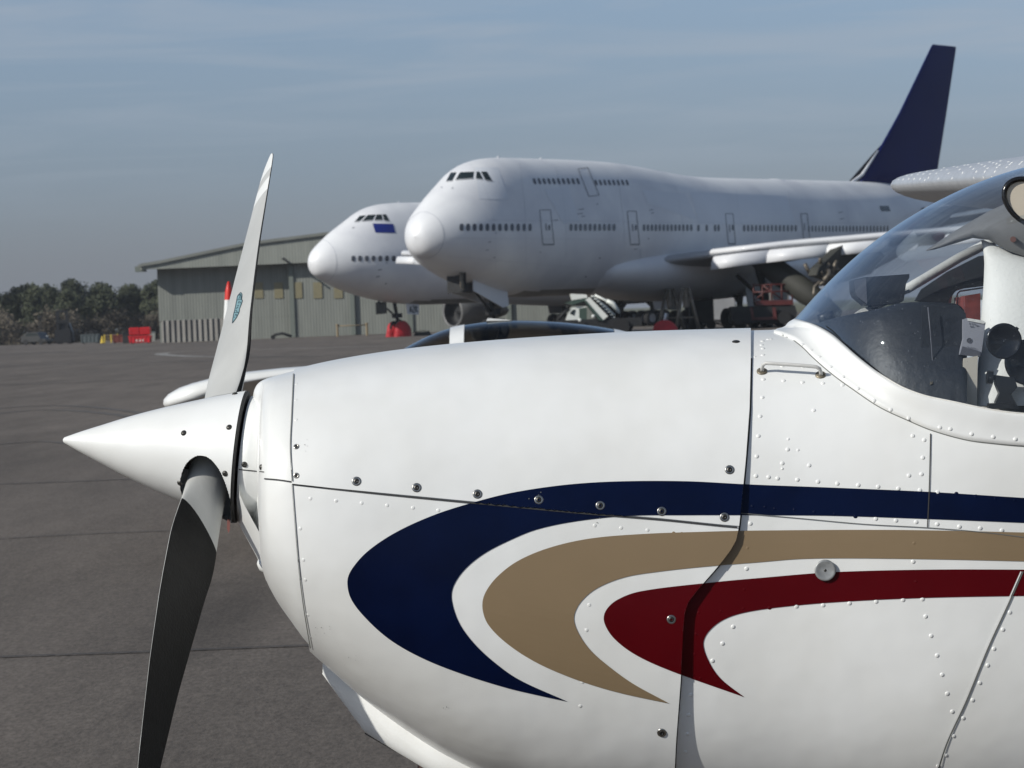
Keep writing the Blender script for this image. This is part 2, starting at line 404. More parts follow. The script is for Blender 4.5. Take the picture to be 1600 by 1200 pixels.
# ------------------------------------------------------------------ ground (setting)
def asphalt():
    m = bpy.data.materials.new('asphalt'); m.use_nodes = True
    t = m.node_tree; b = t.nodes['Principled BSDF']; b.inputs['Roughness'].default_value = .88
    b.inputs['Specular IOR Level'].default_value = .25
    c = t.nodes.new('ShaderNodeTexCoord')
    def noise(scale, detail, sc=(1, 1, 1), rough=.6):
        mpp = t.nodes.new('ShaderNodeMapping'); mpp.inputs['Scale'].default_value = sc
        n = t.nodes.new('ShaderNodeTexNoise'); n.inputs['Scale'].default_value = scale; n.inputs['Detail'].default_value = detail; n.inputs['Roughness'].default_value = rough
        t.links.new(c.outputs['Object'], mpp.inputs['Vector']); t.links.new(mpp.outputs[0], n.inputs['Vector'])
        return n
    def ramp(n, a, ca, bpos, cb):
        r = t.nodes.new('ShaderNodeValToRGB')
        r.color_ramp.elements[0].position = a; r.color_ramp.elements[0].color = (ca, ca, ca, 1)
        r.color_ramp.elements[1].position = bpos; r.color_ramp.elements[1].color = (cb, cb, cb, 1)
        t.links.new(n.outputs['Fac'], r.inputs['Fac']); return r
    fine = ramp(noise(16, 5, (1, .22, 1), .7), .35, .84, .7, 1.12)
    grit = ramp(noise(92, 5, (.5, .13, 1), .85), .36, .60, .60, 1.18)
    streak = ramp(noise(1.1, 8, (.8, .11, 1), .7), .3, .74, .70, 1.20)
    patch = ramp(noise(.16, 6, (1, .22, 1)), .32, .78, .68, 1.14)
    blot = ramp(noise(.8, 4, (1, .22, 1)), .60, 1.0, .76, .72)
    # old oil stain near the nose
    sp0 = gpix(352, 955); vs = t.nodes.new('ShaderNodeVectorMath'); vs.operation = 'SUBTRACT'; vs.inputs[1].default_value = (sp0.x, sp0.y, 0)
    vm = t.nodes.new('ShaderNodeVectorMath'); vm.operation = 'MULTIPLY'; vm.inputs[1].default_value = (2.6, .28, 0)
    vl = t.nodes.new('ShaderNodeVectorMath'); vl.operation = 'LENGTH'
    nzs = noise(2.2, 6, (1, .25, 1), .7); ad = t.nodes.new('ShaderNodeMath'); ad.operation = 'ADD'
    mrs = t.nodes.new('ShaderNodeMapRange'); mrs.inputs[1].default_value = .75; mrs.inputs[2].default_value = 1.6; mrs.inputs[3].default_value = .62; mrs.inputs[4].default_value = 1.0
    t.links.new(c.outputs['Object'], vs.inputs[0]); t.links.new(vs.outputs[0], vm.inputs[0]); t.links.new(vm.outputs[0], vl.inputs[0])
    t.links.new(vl.outputs['Value'], ad.inputs[0]); t.links.new(nzs.outputs['Fac'], ad.inputs[1]); t.links.new(ad.outputs[0], mrs.inputs[0])
    base = t.nodes.new('ShaderNodeRGB'); base.outputs[0].default_value = (0.152, 0.131, 0.113, 1)
    last = base.outputs[0]
    for r in (fine, grit, streak, patch, blot):
        x = t.nodes.new('ShaderNodeMixRGB'); x.blend_type = 'MULTIPLY'; x.inputs[0].default_value = 1
        t.links.new(last, x.inputs[1]); t.links.new(r.outputs['Color'], x.inputs[2]); last = x.outputs[0]
    xs_ = t.nodes.new('ShaderNodeMixRGB'); xs_.blend_type = 'MULTIPLY'; xs_.inputs[0].default_value = 1
    t.links.new(last, xs_.inputs[1]); t.links.new(mrs.outputs[0], xs_.inputs[2]); last = xs_.outputs[0]
    t.links.new(last, b.inputs['Base Color'])
    bn = noise(90, 4, (1, 1, 1)); bb = t.nodes.new('ShaderNodeBump'); bb.inputs['Distance'].default_value = .006; bb.inputs['Strength'].default_value = .6
    t.links.new(bn.outputs['Fac'], bb.inputs['Height']); t.links.new(bb.outputs[0], b.inputs['Normal'])
    return m
M['asph'] = asphalt()
M['paintw'] = mat('worn_line_paint', (0.30, 0.29, 0.27), .8, var=.45, vscale=1.5)
M['paintf'] = mat('faded_line_paint', (0.135, 0.128, 0.118), .8, var=.3, vscale=.8)
M['joint'] = mat('joint_tar', (0.042, 0.038, 0.034), .7, var=.3, vscale=3)
M['grass'] = mat('rough_grass', (0.085, 0.095, 0.035), .95, var=.45, vscale=.35, dirt=(0.10, 0.085, 0.05))
mb = MB(); mb.add([(-2500, -120, 0), (2500, -120, 0), (2500, 4500, 0), (-2500, 4500, 0)], [(0, 1, 2, 3)])
tag(mb.build('ground', M['asph'], smooth=False), kind='structure')
mb = MB()
mb.grid([[Vector((-260 + i*9, 366 + 6*math.sin(i*.7) + (2 if i < 20 else 26 + i), .006)) for i in range(30)], [Vector((-260 + i*9, 900, .006)) for i in range(30)]], flip=True)
tag(mb.build('grass', M['grass'], smooth=False), kind='structure')
mb = MB(); mb.add([(-2000, 470, .012), (2000, 470, .012), (2000, 4400, .012), (-2000, 4400, .012)], [(0, 1, 2, 3)])
tag(mb.build('field', M['grass'], smooth=False), kind='structure')
def gline(name, pix, wd, m, z=.008):
    pts = [gpix(*p) for p in pix]
    pts = resample([Vector((p.x, p.y, 0)) for p in pts], 40)
    l = []; r = []
    for i, p in enumerate(pts):
        d = (pts[min(i+1, 39)] - pts[max(i-1, 0)]).normalized(); n = Vector((-d.y, d.x, 0))
        jit = 1 + .25*math.sin(i*2.3)
        l.append(p + n*wd/2*jit + Vector((0, 0, z))); r.append(p - n*wd/2*jit + Vector((0, 0, z)))
    b = MB(); b.grid([r, l]); return tag(b.build(name, m, smooth=False), kind='structure')
gline('pavement_joint', [(-60, 759), (90, 754), (215, 749)], .07, M['joint'])
gline('pavement_joint', [(-60, 846), (140, 835), (300, 829)], .04, M['joint'])
gline('pavement_joint', [(-60, 1030), (200, 1021), (480, 1010), (800, 1000)], .038, M['joint'])
gline('painted_line', [(-80, 574), (40, 571), (200, 567), (330, 564)], .35, M['paintf'])
gline('painted_line', [(150, 563), (215, 560), (270, 558)], .35, M['paintf'], .012)
gline('painted_line', [(350, 558), (300, 557), (262, 555), (252, 553), (275, 550.5), (360, 547), (600, 541)], .75, M['paintw'])
gline('painted_line', [(300, 558), (600, 556), (900, 550)], .30, M['paintf'], .010)
gline('painted_line', [(0, 552), (120, 551), (240, 549)], .30, M['paintf'], .010)

M['tyre'] = mat('tyre_smear', (0.105, 0.094, 0.084), .8, var=.25, vscale=1.2)
for pts_, wd_ in (([(-80, 646), (60, 634), (180, 640), (330, 668)], .22), ([(-80, 655), (60, 641), (180, 648), (330, 678)], .22), ([(-60, 604), (120, 598), (300, 590), (420, 588)], .3), ([(-60, 700), (60, 690), (150, 704), (240, 730)], .12)):
    gline('tyre_mark', pts_, wd_, M['tyre'], .005)
# ------------------------------------------------------------------ far trees
def leafmat(name, c1, c2):
    m = bpy.data.materials.new(name); m.use_nodes = True
    t = m.node_tree; b = t.nodes['Principled BSDF']; b.inputs['Roughness'].default_value = .85; b.inputs['Specular IOR Level'].default_value = .15
    g = t.nodes.new('ShaderNodeTexCoord'); n = t.nodes.new('ShaderNodeTexNoise'); n.inputs['Scale'].default_value = .55; n.inputs['Detail'].default_value = 4
    r = t.nodes.new('ShaderNodeValToRGB'); r.color_ramp.elements[0].position = .38; r.color_ramp.elements[1].position = .62
    r.color_ramp.elements[0].color = (*c1, 1); r.color_ramp.elements[1].color = (*c2, 1)
    t.links.new(g.outputs['Object'], n.inputs['Vector']); t.links.new(n.outputs['Fac'], r.inputs['Fac']); t.links.new(r.outputs['Color'], b.inputs['Base Color'])
    return m
M['leafa'] = leafmat('pine_foliage', (0.038, 0.046, 0.030), (0.078, 0.086, 0.052))
M['leafb'] = leafmat('winter_twigs', (0.080, 0.070, 0.056), (0.128, 0.110, 0.086))
M['bark'] = mat('bark', (0.07, 0.055, 0.042), .9)
def tree_proto(seed, h, r, m, leaf, n, bush=False):
    rnd = random.Random(seed)
    root = empty('bush' if bush else 'tree', (0, -500, 0))
    b = MB()
    top = h*(.35 if bush else .62)
    base = Vector((0, -500, 0))
    b.tube([base, base + Vector((.2, 0, top*.5)), base + Vector((0, .1, top))], [h*.028, h*.02, h*.01], 7)
    cl = []
    for k in range(10 if bush else 13):
        a = rnd.uniform(0, 2*PI); zz = rnd.uniform(.12 if bush else .30, .88)
        rr = r*math.sin(PI*min(.95, (zz+.18)/1.2))*rnd.uniform(.35, .85)
        c = base + Vector((math.cos(a)*rr, math.sin(a)*rr, h*zz)); cl.append((c, r*rnd.uniform(.30, .55)))
        b.tube([base + Vector((0, 0, h*zz*.55)), c], [h*.010, h*.003], 5)
    b.build('trunk', M['bark'], root)
    b = MB()
    for _ in range(n):
        c, cr_ = rnd.choice(cl)
        d = Vector((rnd.gauss(0, 1), rnd.gauss(0, 1), rnd.gauss(0, .8))).normalized()*cr_*rnd.uniform(.35, 1.08)
        p = c + d
        if p.z < .1: p.z = rnd.uniform(.1, .6)
        u = Vector((rnd.gauss(0, 1), rnd.gauss(0, 1), rnd.gauss(0, 1))).normalized(); w = u.orthogonal().normalized()
        s_ = leaf*rnd.uniform(.6, 1.4)
        b.add([p-u*s_, p-w*s_*.5, p+u*s_, p+w*s_*.5], [(0, 1, 2, 3)])
    b.build('crown', m, root, smooth=False)
    return root
protos = [tree_proto(i+1, 10, 3.4, M['leafa'], .30, 2600) for i in range(3)]
bprotos = [tree_proto(i+21, 4.2, 3.2, M['leafb'], .20, 1700, True) for i in range(2)]
used = set()
def place(pr, x, y, s, sz, rz):
    if pr.name in used: o = copy_tree(pr)
    else: o = pr; used.add(pr.name)
    o.matrix_basis = Matrix.Translation((x, y, 0)) @ Matrix.Rotation(rz, 4, 'Z') @ Matrix.Diagonal((s, s, sz, 1))
    return o
rnd = random.Random(3)
ORD = ['first', 'second', 'third', 'fourth', 'fifth', 'sixth', 'seventh', 'eighth', 'ninth', 'tenth', 'eleventh', 'twelfth', 'thirteenth', 'fourteenth', 'fifteenth', 'sixteenth', 'seventeenth']
tops = [(-60, 450), (-30, 444), (0, 443), (24, 441), (50, 438), (72, 436), (95, 431), (118, 436), (140, 439), (165, 437), (188, 440), (212, 437), (235, 433), (258, 428), (280, 431), (300, 436)]
k = 0
for row, (Z, dy) in enumerate(((430, 7), (470, 0))):
    for i, (px, py) in enumerate(tops):
        px2 = px + rnd.uniform(-7, 7) + (11 if row else 0)
        g = G(px2, Z)
        hz = 487 + (800-px2)*.0402
        hh = (hz - py - 4 - dy*rnd.uniform(.4, 2.0))*Z/F + 1.6
        o = place(protos[k % 3], g.x, g.y + rnd.uniform(-10, 10), hh/10*rnd.uniform(.85, 1.1), hh/10*1.02, rnd.uniform(0, 6)); k += 1
        tag(o, '%s %s evergreen from the left in the %s row of the distant wood' % (ORD[i], 'dark', 'back' if row else 'front'), 'tree', 'trees of the distant wood')
k = 0
for i in range(17):
    px = -60 + i*21 + rnd.uniform(-6, 6)
    hh = rnd.choice((2.8, 3.3, 3.8, 3.1, 2.5)); Z = 408 + rnd.uniform(-3, 6)
    g = G(px, Z)
    o = place(bprotos[k % 2], g.x, g.y, hh/4.2*rnd.uniform(.8, 1.1), hh/4.2, rnd.uniform(0, 6)); k += 1
    tag(o, '%s bare brownish bush from the left before the distant wood' % ORD[i], 'bush', 'bare bushes before the wood')

# ------------------------------------------------------------------ hangar
HZ = 318.0
def hx(px): return (px-800)/F*HZ
def hz_(px, py): return (487 + (800-px)*.0402 - py)*HZ/F + 1.6
hroot = empty('hangar', (hx(560), HZ, 0))
tag(hroot, 'large grey-green corrugated hangar with low gable roof behind the airliners', 'hangar')
xl_, xr_ = hx(252), hx(960)
eave = hz_(250, 419)
xa = hx(600); apex = hz_(560, 362)
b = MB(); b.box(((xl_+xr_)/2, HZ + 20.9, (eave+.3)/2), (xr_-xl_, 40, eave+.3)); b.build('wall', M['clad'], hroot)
# doors: recessed leaves, a shade deeper than the fascia
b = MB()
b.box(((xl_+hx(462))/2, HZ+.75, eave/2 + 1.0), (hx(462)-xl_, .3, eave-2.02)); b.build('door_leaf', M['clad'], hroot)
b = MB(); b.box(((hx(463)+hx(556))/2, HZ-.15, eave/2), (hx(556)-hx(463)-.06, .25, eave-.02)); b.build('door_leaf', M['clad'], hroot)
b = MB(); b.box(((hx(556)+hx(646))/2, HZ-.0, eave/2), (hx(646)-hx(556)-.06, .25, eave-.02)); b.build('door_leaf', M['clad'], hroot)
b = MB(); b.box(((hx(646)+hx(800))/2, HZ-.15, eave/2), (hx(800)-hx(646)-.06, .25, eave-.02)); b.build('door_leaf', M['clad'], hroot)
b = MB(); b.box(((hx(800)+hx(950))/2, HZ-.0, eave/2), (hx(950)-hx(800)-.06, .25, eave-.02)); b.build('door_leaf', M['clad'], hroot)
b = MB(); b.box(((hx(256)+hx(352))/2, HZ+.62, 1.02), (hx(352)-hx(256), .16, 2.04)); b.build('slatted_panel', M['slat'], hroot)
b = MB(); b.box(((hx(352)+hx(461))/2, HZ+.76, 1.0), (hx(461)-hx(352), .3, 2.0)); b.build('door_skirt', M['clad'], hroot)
for px in (462, 556, 646, 800):
    b = MB(); b.box((hx(px), HZ-.2, eave/2), (.42, .5, eave-.05)); b.build('door_post', M['trimg'], hroot)
# gable fascia in front
b = MB()
f0 = HZ; zb = eave
poly = [(hx(230), zb-.12), (xr_+1, zb-.0), (xr_+1, hz_(900, 385)), (xa, apex), (hx(520), hz_(520, 366)), (hx(400), hz_(400, 381)), (hx(262), hz_(262, 409)), (hx(230), hz_(230, 414))]
poly = [Vector((x, f0-1.5, z)) for x, z in poly]
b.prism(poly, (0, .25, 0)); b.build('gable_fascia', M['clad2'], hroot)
b = MB()
top = [(hx(226), hz_(226, 416)), (hx(232), hz_(232, 413)), (hx(262), hz_(262, 408)), (hx(400), hz_(400, 379.5)), (hx(520), hz_(520, 364.5)), (xa, apex+.1), (xr_+1.3, hz_(900, 384))]
rows = [[Vector((x, f0-1.75, z+dz)) for x, z in top] for dz in (-.22, .06)] + [[Vector((x, f0+42, z+.06)) for x, z in top]]
b.grid(rows, flip=True); b.build('roof', M['roofg'], hroot, smooth=False)
b = MB()
b.box((hx(229), f0-.6, eave-.05), (.9, 1.6, .5)); b.build('gutter', M['trimg'], hroot)
for px in (410, 441, 472, 503, 535):
    b = MB(); x = hx(px); yy = HZ + ((-.27 if px > 462 else .61))
    z1 = hz_(px, 441); z0 = hz_(px, 466)
    b.box((x, yy - .03, (z0+z1)/2), (13.5/F*HZ, .1, z1-z0)); b.build('window', M['pane'], hroot)
b = MB(); b.tube([(hx(451), f0-1.3, hz_(451, 405)), (hx(454), f0-2.2, hz_(454, 404)), (hx(462), f0-2.5, hz_(462, 411))], .09, 6); b.build('floodlight', M['dark'], hroot)

# goalpost barrier by the hangar
gb = empty('height_barrier', G(555, 300)); tag(gb, 'low rusty goalpost rail standing before the hangar doors', 'barrier')
b = MB()
for px in (531, 577):
    g = G(px, 300); bb_ = MB(); bb_.cyl(g, g + Vector((0, 0, 1.0)), .11, n=10); bb_.cyl(g + Vector((0, 0, 1)), g + Vector((0, 0, 1.12)), .15, n=10); bb_.build('post', M['rail'], gb)
b.tube([G(531, 300) + Vector((0, 0, .95)), G(577, 300) + Vector((0, 0, .95))], .05, 8); b.build('rail', M['rail'], gb)
# low dark vehicle by the hangar base
def low_car(name, px, Z, ln, hgt, wd, rz, body, label, pickup=False):
    g = G(px, Z); r = empty(name, g, rz); tag(r, label, 'car')
    b = MB(); X = ln/2
    prof = [(-X, .35), (-X, .62*hgt/1.45), (-X*.62, .66*hgt/1.45), (-X*.35, hgt*.97), (X*.35, hgt), (X*.72, .80*hgt), (X*.98, .72*hgt), (X, .35)]
    rows = []
    for x, z in prof: rows.append((x, z))
    for sgn in (0,): b.prism([Vector((x, -wd/2, z)) for x, z in rows], (0, wd, 0))
    o = b.build('body', body, r, smooth=False, local=True)
    b = MB(); b.prism([Vector((x, -wd/2-.01, z)) for x, z in ((-X*.50, .70*hgt), (-X*.32, .92*hgt), (X*.33, .94*hgt), (X*.6, .80*hgt), (X*.55, .70*hgt))], (0, wd+.02, 0)); b.build('window', M['cockpit'], r, smooth=False, local=True)
    for sx in (-.62, .62):
        for sy in (-1, 1):
            b = MB(); b.cyl((sx*X, sy*(wd/2-.1), .33), (sx*X, sy*(wd/2+.03), .33), .33, n=16); b.build('wheel', M['rubber'], r, smooth=False, local=True)
    b = MB(); b.box((-X-.01, .5, .66*hgt), (.06, .3, .14)); b.build('headlight', M['truckw'], r, smooth=False, local=True)
    return r
low_car('parked_car', 62, 388, 3.3, 1.45, 1.8, 2.7, mat('car_grey', (.03, .032, .032), .3, coat=.4), 'dark grey car parked on the grass edge left of the forklift')
dg = empty('tow_bar', G(443, 300)); tag(dg, 'low dark tow bar lying against the hangar door base', 'tow bar')
b = MB(); b.tube([G(427, 300) + Vector((0, 0, .15)), G(434, 300) + Vector((0, 0, .42)), G(445, 300) + Vector((0, 0, .5)), G(459, 300) + Vector((0, 0, .2))], .12, 8); b.build('bar', M['dark'], dg)
b = MB(); b.cyl(G(430, 300.2) + Vector((0, 0, .2)), G(430, 299.8) + Vector((0, 0, .2)), .2); b.build('wheel', M['rubber'], dg)

# forklift
fk = empty('forklift', G(105, 385)); tag(fk, 'tall black forklift truck with raised mast beside the wood', 'forklift'); Gf = G(105, 385)
b = MB(); b.prism([Gf + Vector((x, -.7, z)) for x, z in ((-.85, .25), (-.85, 1.1), (-.7, 1.35), (-.7, 2.35), (.6, 2.35), (.95, 1.3), (1.0, .25))], (0, 1.4, 0)); b.build('body', M['black'], fk, smooth=False)
for x in (-.62, .42):
    b = MB(); b.box(Gf + Vector((x, -.95, 2.0)), (.30, .3, 3.5)); b.build('mast', M['black'], fk)
for nm_, z_, sz_ in (('cross_member', 3.68, (1.25, .3, .22)), ('cross_member', 2.5, (1.4, .3, .35)), ('carriage', .9, (1.8, .36, 1.5))):
    b = MB(); b.box(Gf + Vector((-.1, -.98, z_)), sz_); b.build(nm_, M['black'], fk)
for x in (-.55, .6):
    for y in (-.65, .65):
        b = MB(); b.cyl(Gf + Vector((x, y-.12, .38)), Gf + Vector((x, y+.12, .38)), .38); b.build('wheel', M['rubber'], fk)
# slim black signal post by the car
sp_ = empty('signal_post', G(67, 396)); tag(sp_, 'thin dark twin pole behind the parked car', 'post'); g = G(67, 396)
for x in (-.12, .14):
    b = MB(); b.cyl(g + Vector((x, 0, 0)), g + Vector((x, 0, 3.1)), .05, n=8); b.build('pole', M['dark'], sp_)
b = MB(); b.box(g + Vector((0, 0, 3.2)), (.5, .2, .22)); b.build('head', M['dark'], sp_)

# grey bin, yellow post, barriers, red skips
def skip(name, px, Z, w, h, d, m, label, cat, ribs=4, lidm=None):
    g = G(px, Z); r = empty(name, g); tag(r, label, cat)
    b = MB(); b.prism([g + Vector((x, -d/2, z)) for x, z in ((-w*.46, .08), (-w/2, h), (w/2, h), (w*.46, .08))], (0, d, 0))
    for i in range(ribs): b.box(g + Vector((-w*.42 + w*.84*i/(ribs-1), -d/2-.03, h*.52)), (.07, .06, h*.85))
    b.box(g + Vector((0, -d/2-.03, h-.05)), (w+.06, .08, .1)); b.build('body', m, r, smooth=False)
    b = MB()
    if lidm:
        rr = random.Random(px)
        for i in range(7): b.box(g + Vector((rr.uniform(-w*.35, w*.35), rr.uniform(-d*.3, d*.3), h + rr.uniform(0, .25))), (rr.uniform(.3, .8), .5, .3), (Vector((1, 0, rr.uniform(-.4, .4))).normalized(), Vector((0, 1, 0)), Vector((0, 0, 1))))
        b.build('contents', lidm, r, smooth=False)
    for x in (-1, 1):
        b = MB(); b.cyl(g + Vector((x*w*.36, -d/2, .06)), g + Vector((x*w*.36, d/2, .06)), .06); b.build('skid', M['dark'], r)
    return r
skip('open_bin', 145, 368, 2.0, 1.0, 1.6, M['teals'], 'grey open bin heaped with dark scrap beside the forklift', 'bin', 5, M['dark'])
r_ = G(163, 352); yp = empty('marker_cone', r_); tag(yp, 'yellow marker cone standing right of the grey bin', 'cone')
b = MB(); b.lathe(r_, (0, 0, 1), [(0, .28), (.06, .28), (.07, .2), (.75, .05), (.78, 0.001)], 16, capa=True); b.build('cone', M['yellow'], yp)
b = MB(); b.box(r_ + Vector((0, 0, .03)), (.62, .6, .05)); b.build('base', M['dark'], yp)
br = G(177, 362); bo = empty('plastic_barrier', br); tag(bo, 'yellow and rust mesh barrier left of the red skips', 'barrier')
for x in (-.7, 0, .7):
    b = MB(); b.box(br + Vector((x, 0, .45)), (.12, .12, .9)); b.build('post', M['yellow'], bo)
b = MB()
for z in (.25, .5, .8): b.box(br + Vector((0, 0, z)), (1.4, .06, .09))
b.build('rail', M['rail'], bo)
skip('scrap_skip', 190, 345, 1.2, .85, 1.3, mat('skip_rust', (.17, .035, .025), .7, var=.3, vscale=2), 'small rusty red skip beside the dark crate', 'skip', 3)
r_ = G(202, 340); o_ = empty('dark_crate', r_); tag(o_, 'black crate standing against the bright red skips', 'crate')
b = MB(); b.box(r_ + Vector((0, 0, .45)), (.8, .9, .9), bev=.03); b.build('body', M['dark'], o_)
b = MB(); b.prism([r_ + Vector((x, -.5, z)) for x, z in ((-.5, .88), (-.2, 1.15), (.45, 1.1), (.5, .9))], (0, 1.0, 0)); b.build('tarpaulin', M['black'], o_, smooth=False)
sk = G(223, 322)
skip('red_skip', 223, 322, 2.1, .74, 1.5, M['skipred'], 'lower red skip standing on the apron by the hangar', 'skip', 6)
r2 = empty('red_tank', sk + Vector((0, 0, .82))); tag(r2, 'bright red ribbed tank resting on top of the red skip', 'tank')
for x in (-.50, .50):
    b = MB(); b.box(sk + Vector((x, 0, 1.17)), (.96, 1.2, .7), bev=.05)
    for i in range(7): b.box(sk + Vector((x-.4+.133*i, -.61, 1.17)), (.05, .05, .58))
    b.build('compartment', M['skipred'], r2)
mpl = mat('placard', (.6, .45, .42), .6)
for x in (-.28, .02, .30):
    b = MB(); b.box(sk + Vector((x, -.82, .30)), (.17, .02, .2)); b.build('placard', mpl, [o for o in bpy.data.objects if o.name.startswith('red_skip')][0])
wg = G(242, 330); wo_ = empty('white_bin', wg); tag(wo_, 'pale wheeled bin beside the hangar corner', 'bin')
b = MB(); b.prism([wg + Vector((x, -.25, z)) for x, z in ((-.22, .1), (-.28, 1.0), (.28, 1.0), (.22, .1))], (0, .5, 0)); b.build('body', mat('bin_pale', (.25, .26, .25), .6), wo_, smooth=False)
b = MB(); b.box(wg + Vector((0, 0, 1.04)), (.62, .6, .08)); b.build('lid', M['teals'], wo_)
# ------------------------------------------------------------------ airliners
def jet_profile():
    top = pchip([(0, 3.55), (.12, 3.95), (.4, 4.38), (1, 4.92), (2, 5.62), (3, 6.25), (4.2, 6.98), (5, 7.42), (6, 7.76), (7.2, 7.95), (9, 8.03), (14, 8.03), (20, 7.96), (24, 7.72), (28, 7.30), (31, 7.02), (34, 6.93), (50, 6.93), (56, 6.90), (62, 6.55), (68.6, 5.6)])
    bot = pchip([(0, 3.5), (.12, 3.05), (.4, 2.62), (1, 2.28), (2, 1.78), (3, 1.40), (5, .80), (8, .22), (11, .0), (46, .0), (50, .18), (56, 1.25), (62, 2.75), (68.6, 4.7)])
    hw = pchip([(0, .02), (.12, .45), (.4, .86), (1, 1.38), (2, 1.95), (3, 2.35), (5, 2.86), (8, 3.18), (11, 3.25), (48, 3.25), (54, 2.95), (60, 2.2), (65, 1.25), (68.6, .4)])
    mtop = pchip([(0, 3.55), (.12, 3.95), (.4, 4.38), (1, 4.85), (2, 5.35), (3, 5.72), (5, 6.25), (8, 6.72), (11, 6.93), (56, 6.90), (62, 6.55), (68.6, 5.6)])
    uw = pchip([(0, .1), (1, .75), (2, 1.15), (3, 1.52), (4, 1.85), (6, 2.3), (9, 2.5), (24, 2.5), (31, 2.3), (70, .5)])
    return top, bot, hw, mtop, uw
TOP, BOT, HWF, MTOP, UW = jet_profile()
BELLY = 2.42
def jet_point(x, a):
    zt, zb, w, mt, uw = TOP(x), BOT(x), HWF(x), MTOP(x), UW(x)
    c0 = (mt+zb)/2; hb = (mt-zb)/2
    dy, dz = math.cos(a), math.sin(a)
    e = 2.1
    r1 = (abs(dy/w)**e + abs(dz/max(hb, .02))**e)**(-1/e)
    if zt > mt - .01 and uw > .1 and dz > -.2:
        cu = zt - min(uw*1.05, (zt-zb)*.5)
        bu = zt - cu
        # ray from (0,c0) against the upper ellipse centred (0,cu)
        A = (dy/uw)**2 + (dz/bu)**2; B = 2*dz*(c0-cu)/bu**2; C_ = ((c0-cu)/bu)**2 - 1
        D = B*B - 4*A*C_
        if D > 0:
            r2 = (-B + math.sqrt(D))/(2*A)
            if r2 > 0:
                k = .9
                # smooth maximum
                h = max(k - abs(r1-r2), 0)/k
                r = max(r1, r2) + h*h*k*.25
                if x < 3: r = lerp(max(r1, r2), r, x/3)
                return Vector((x, dy*r, BELLY + c0 + dz*r))
    return Vector((x, dy*r1, BELLY + c0 + dz*r1))
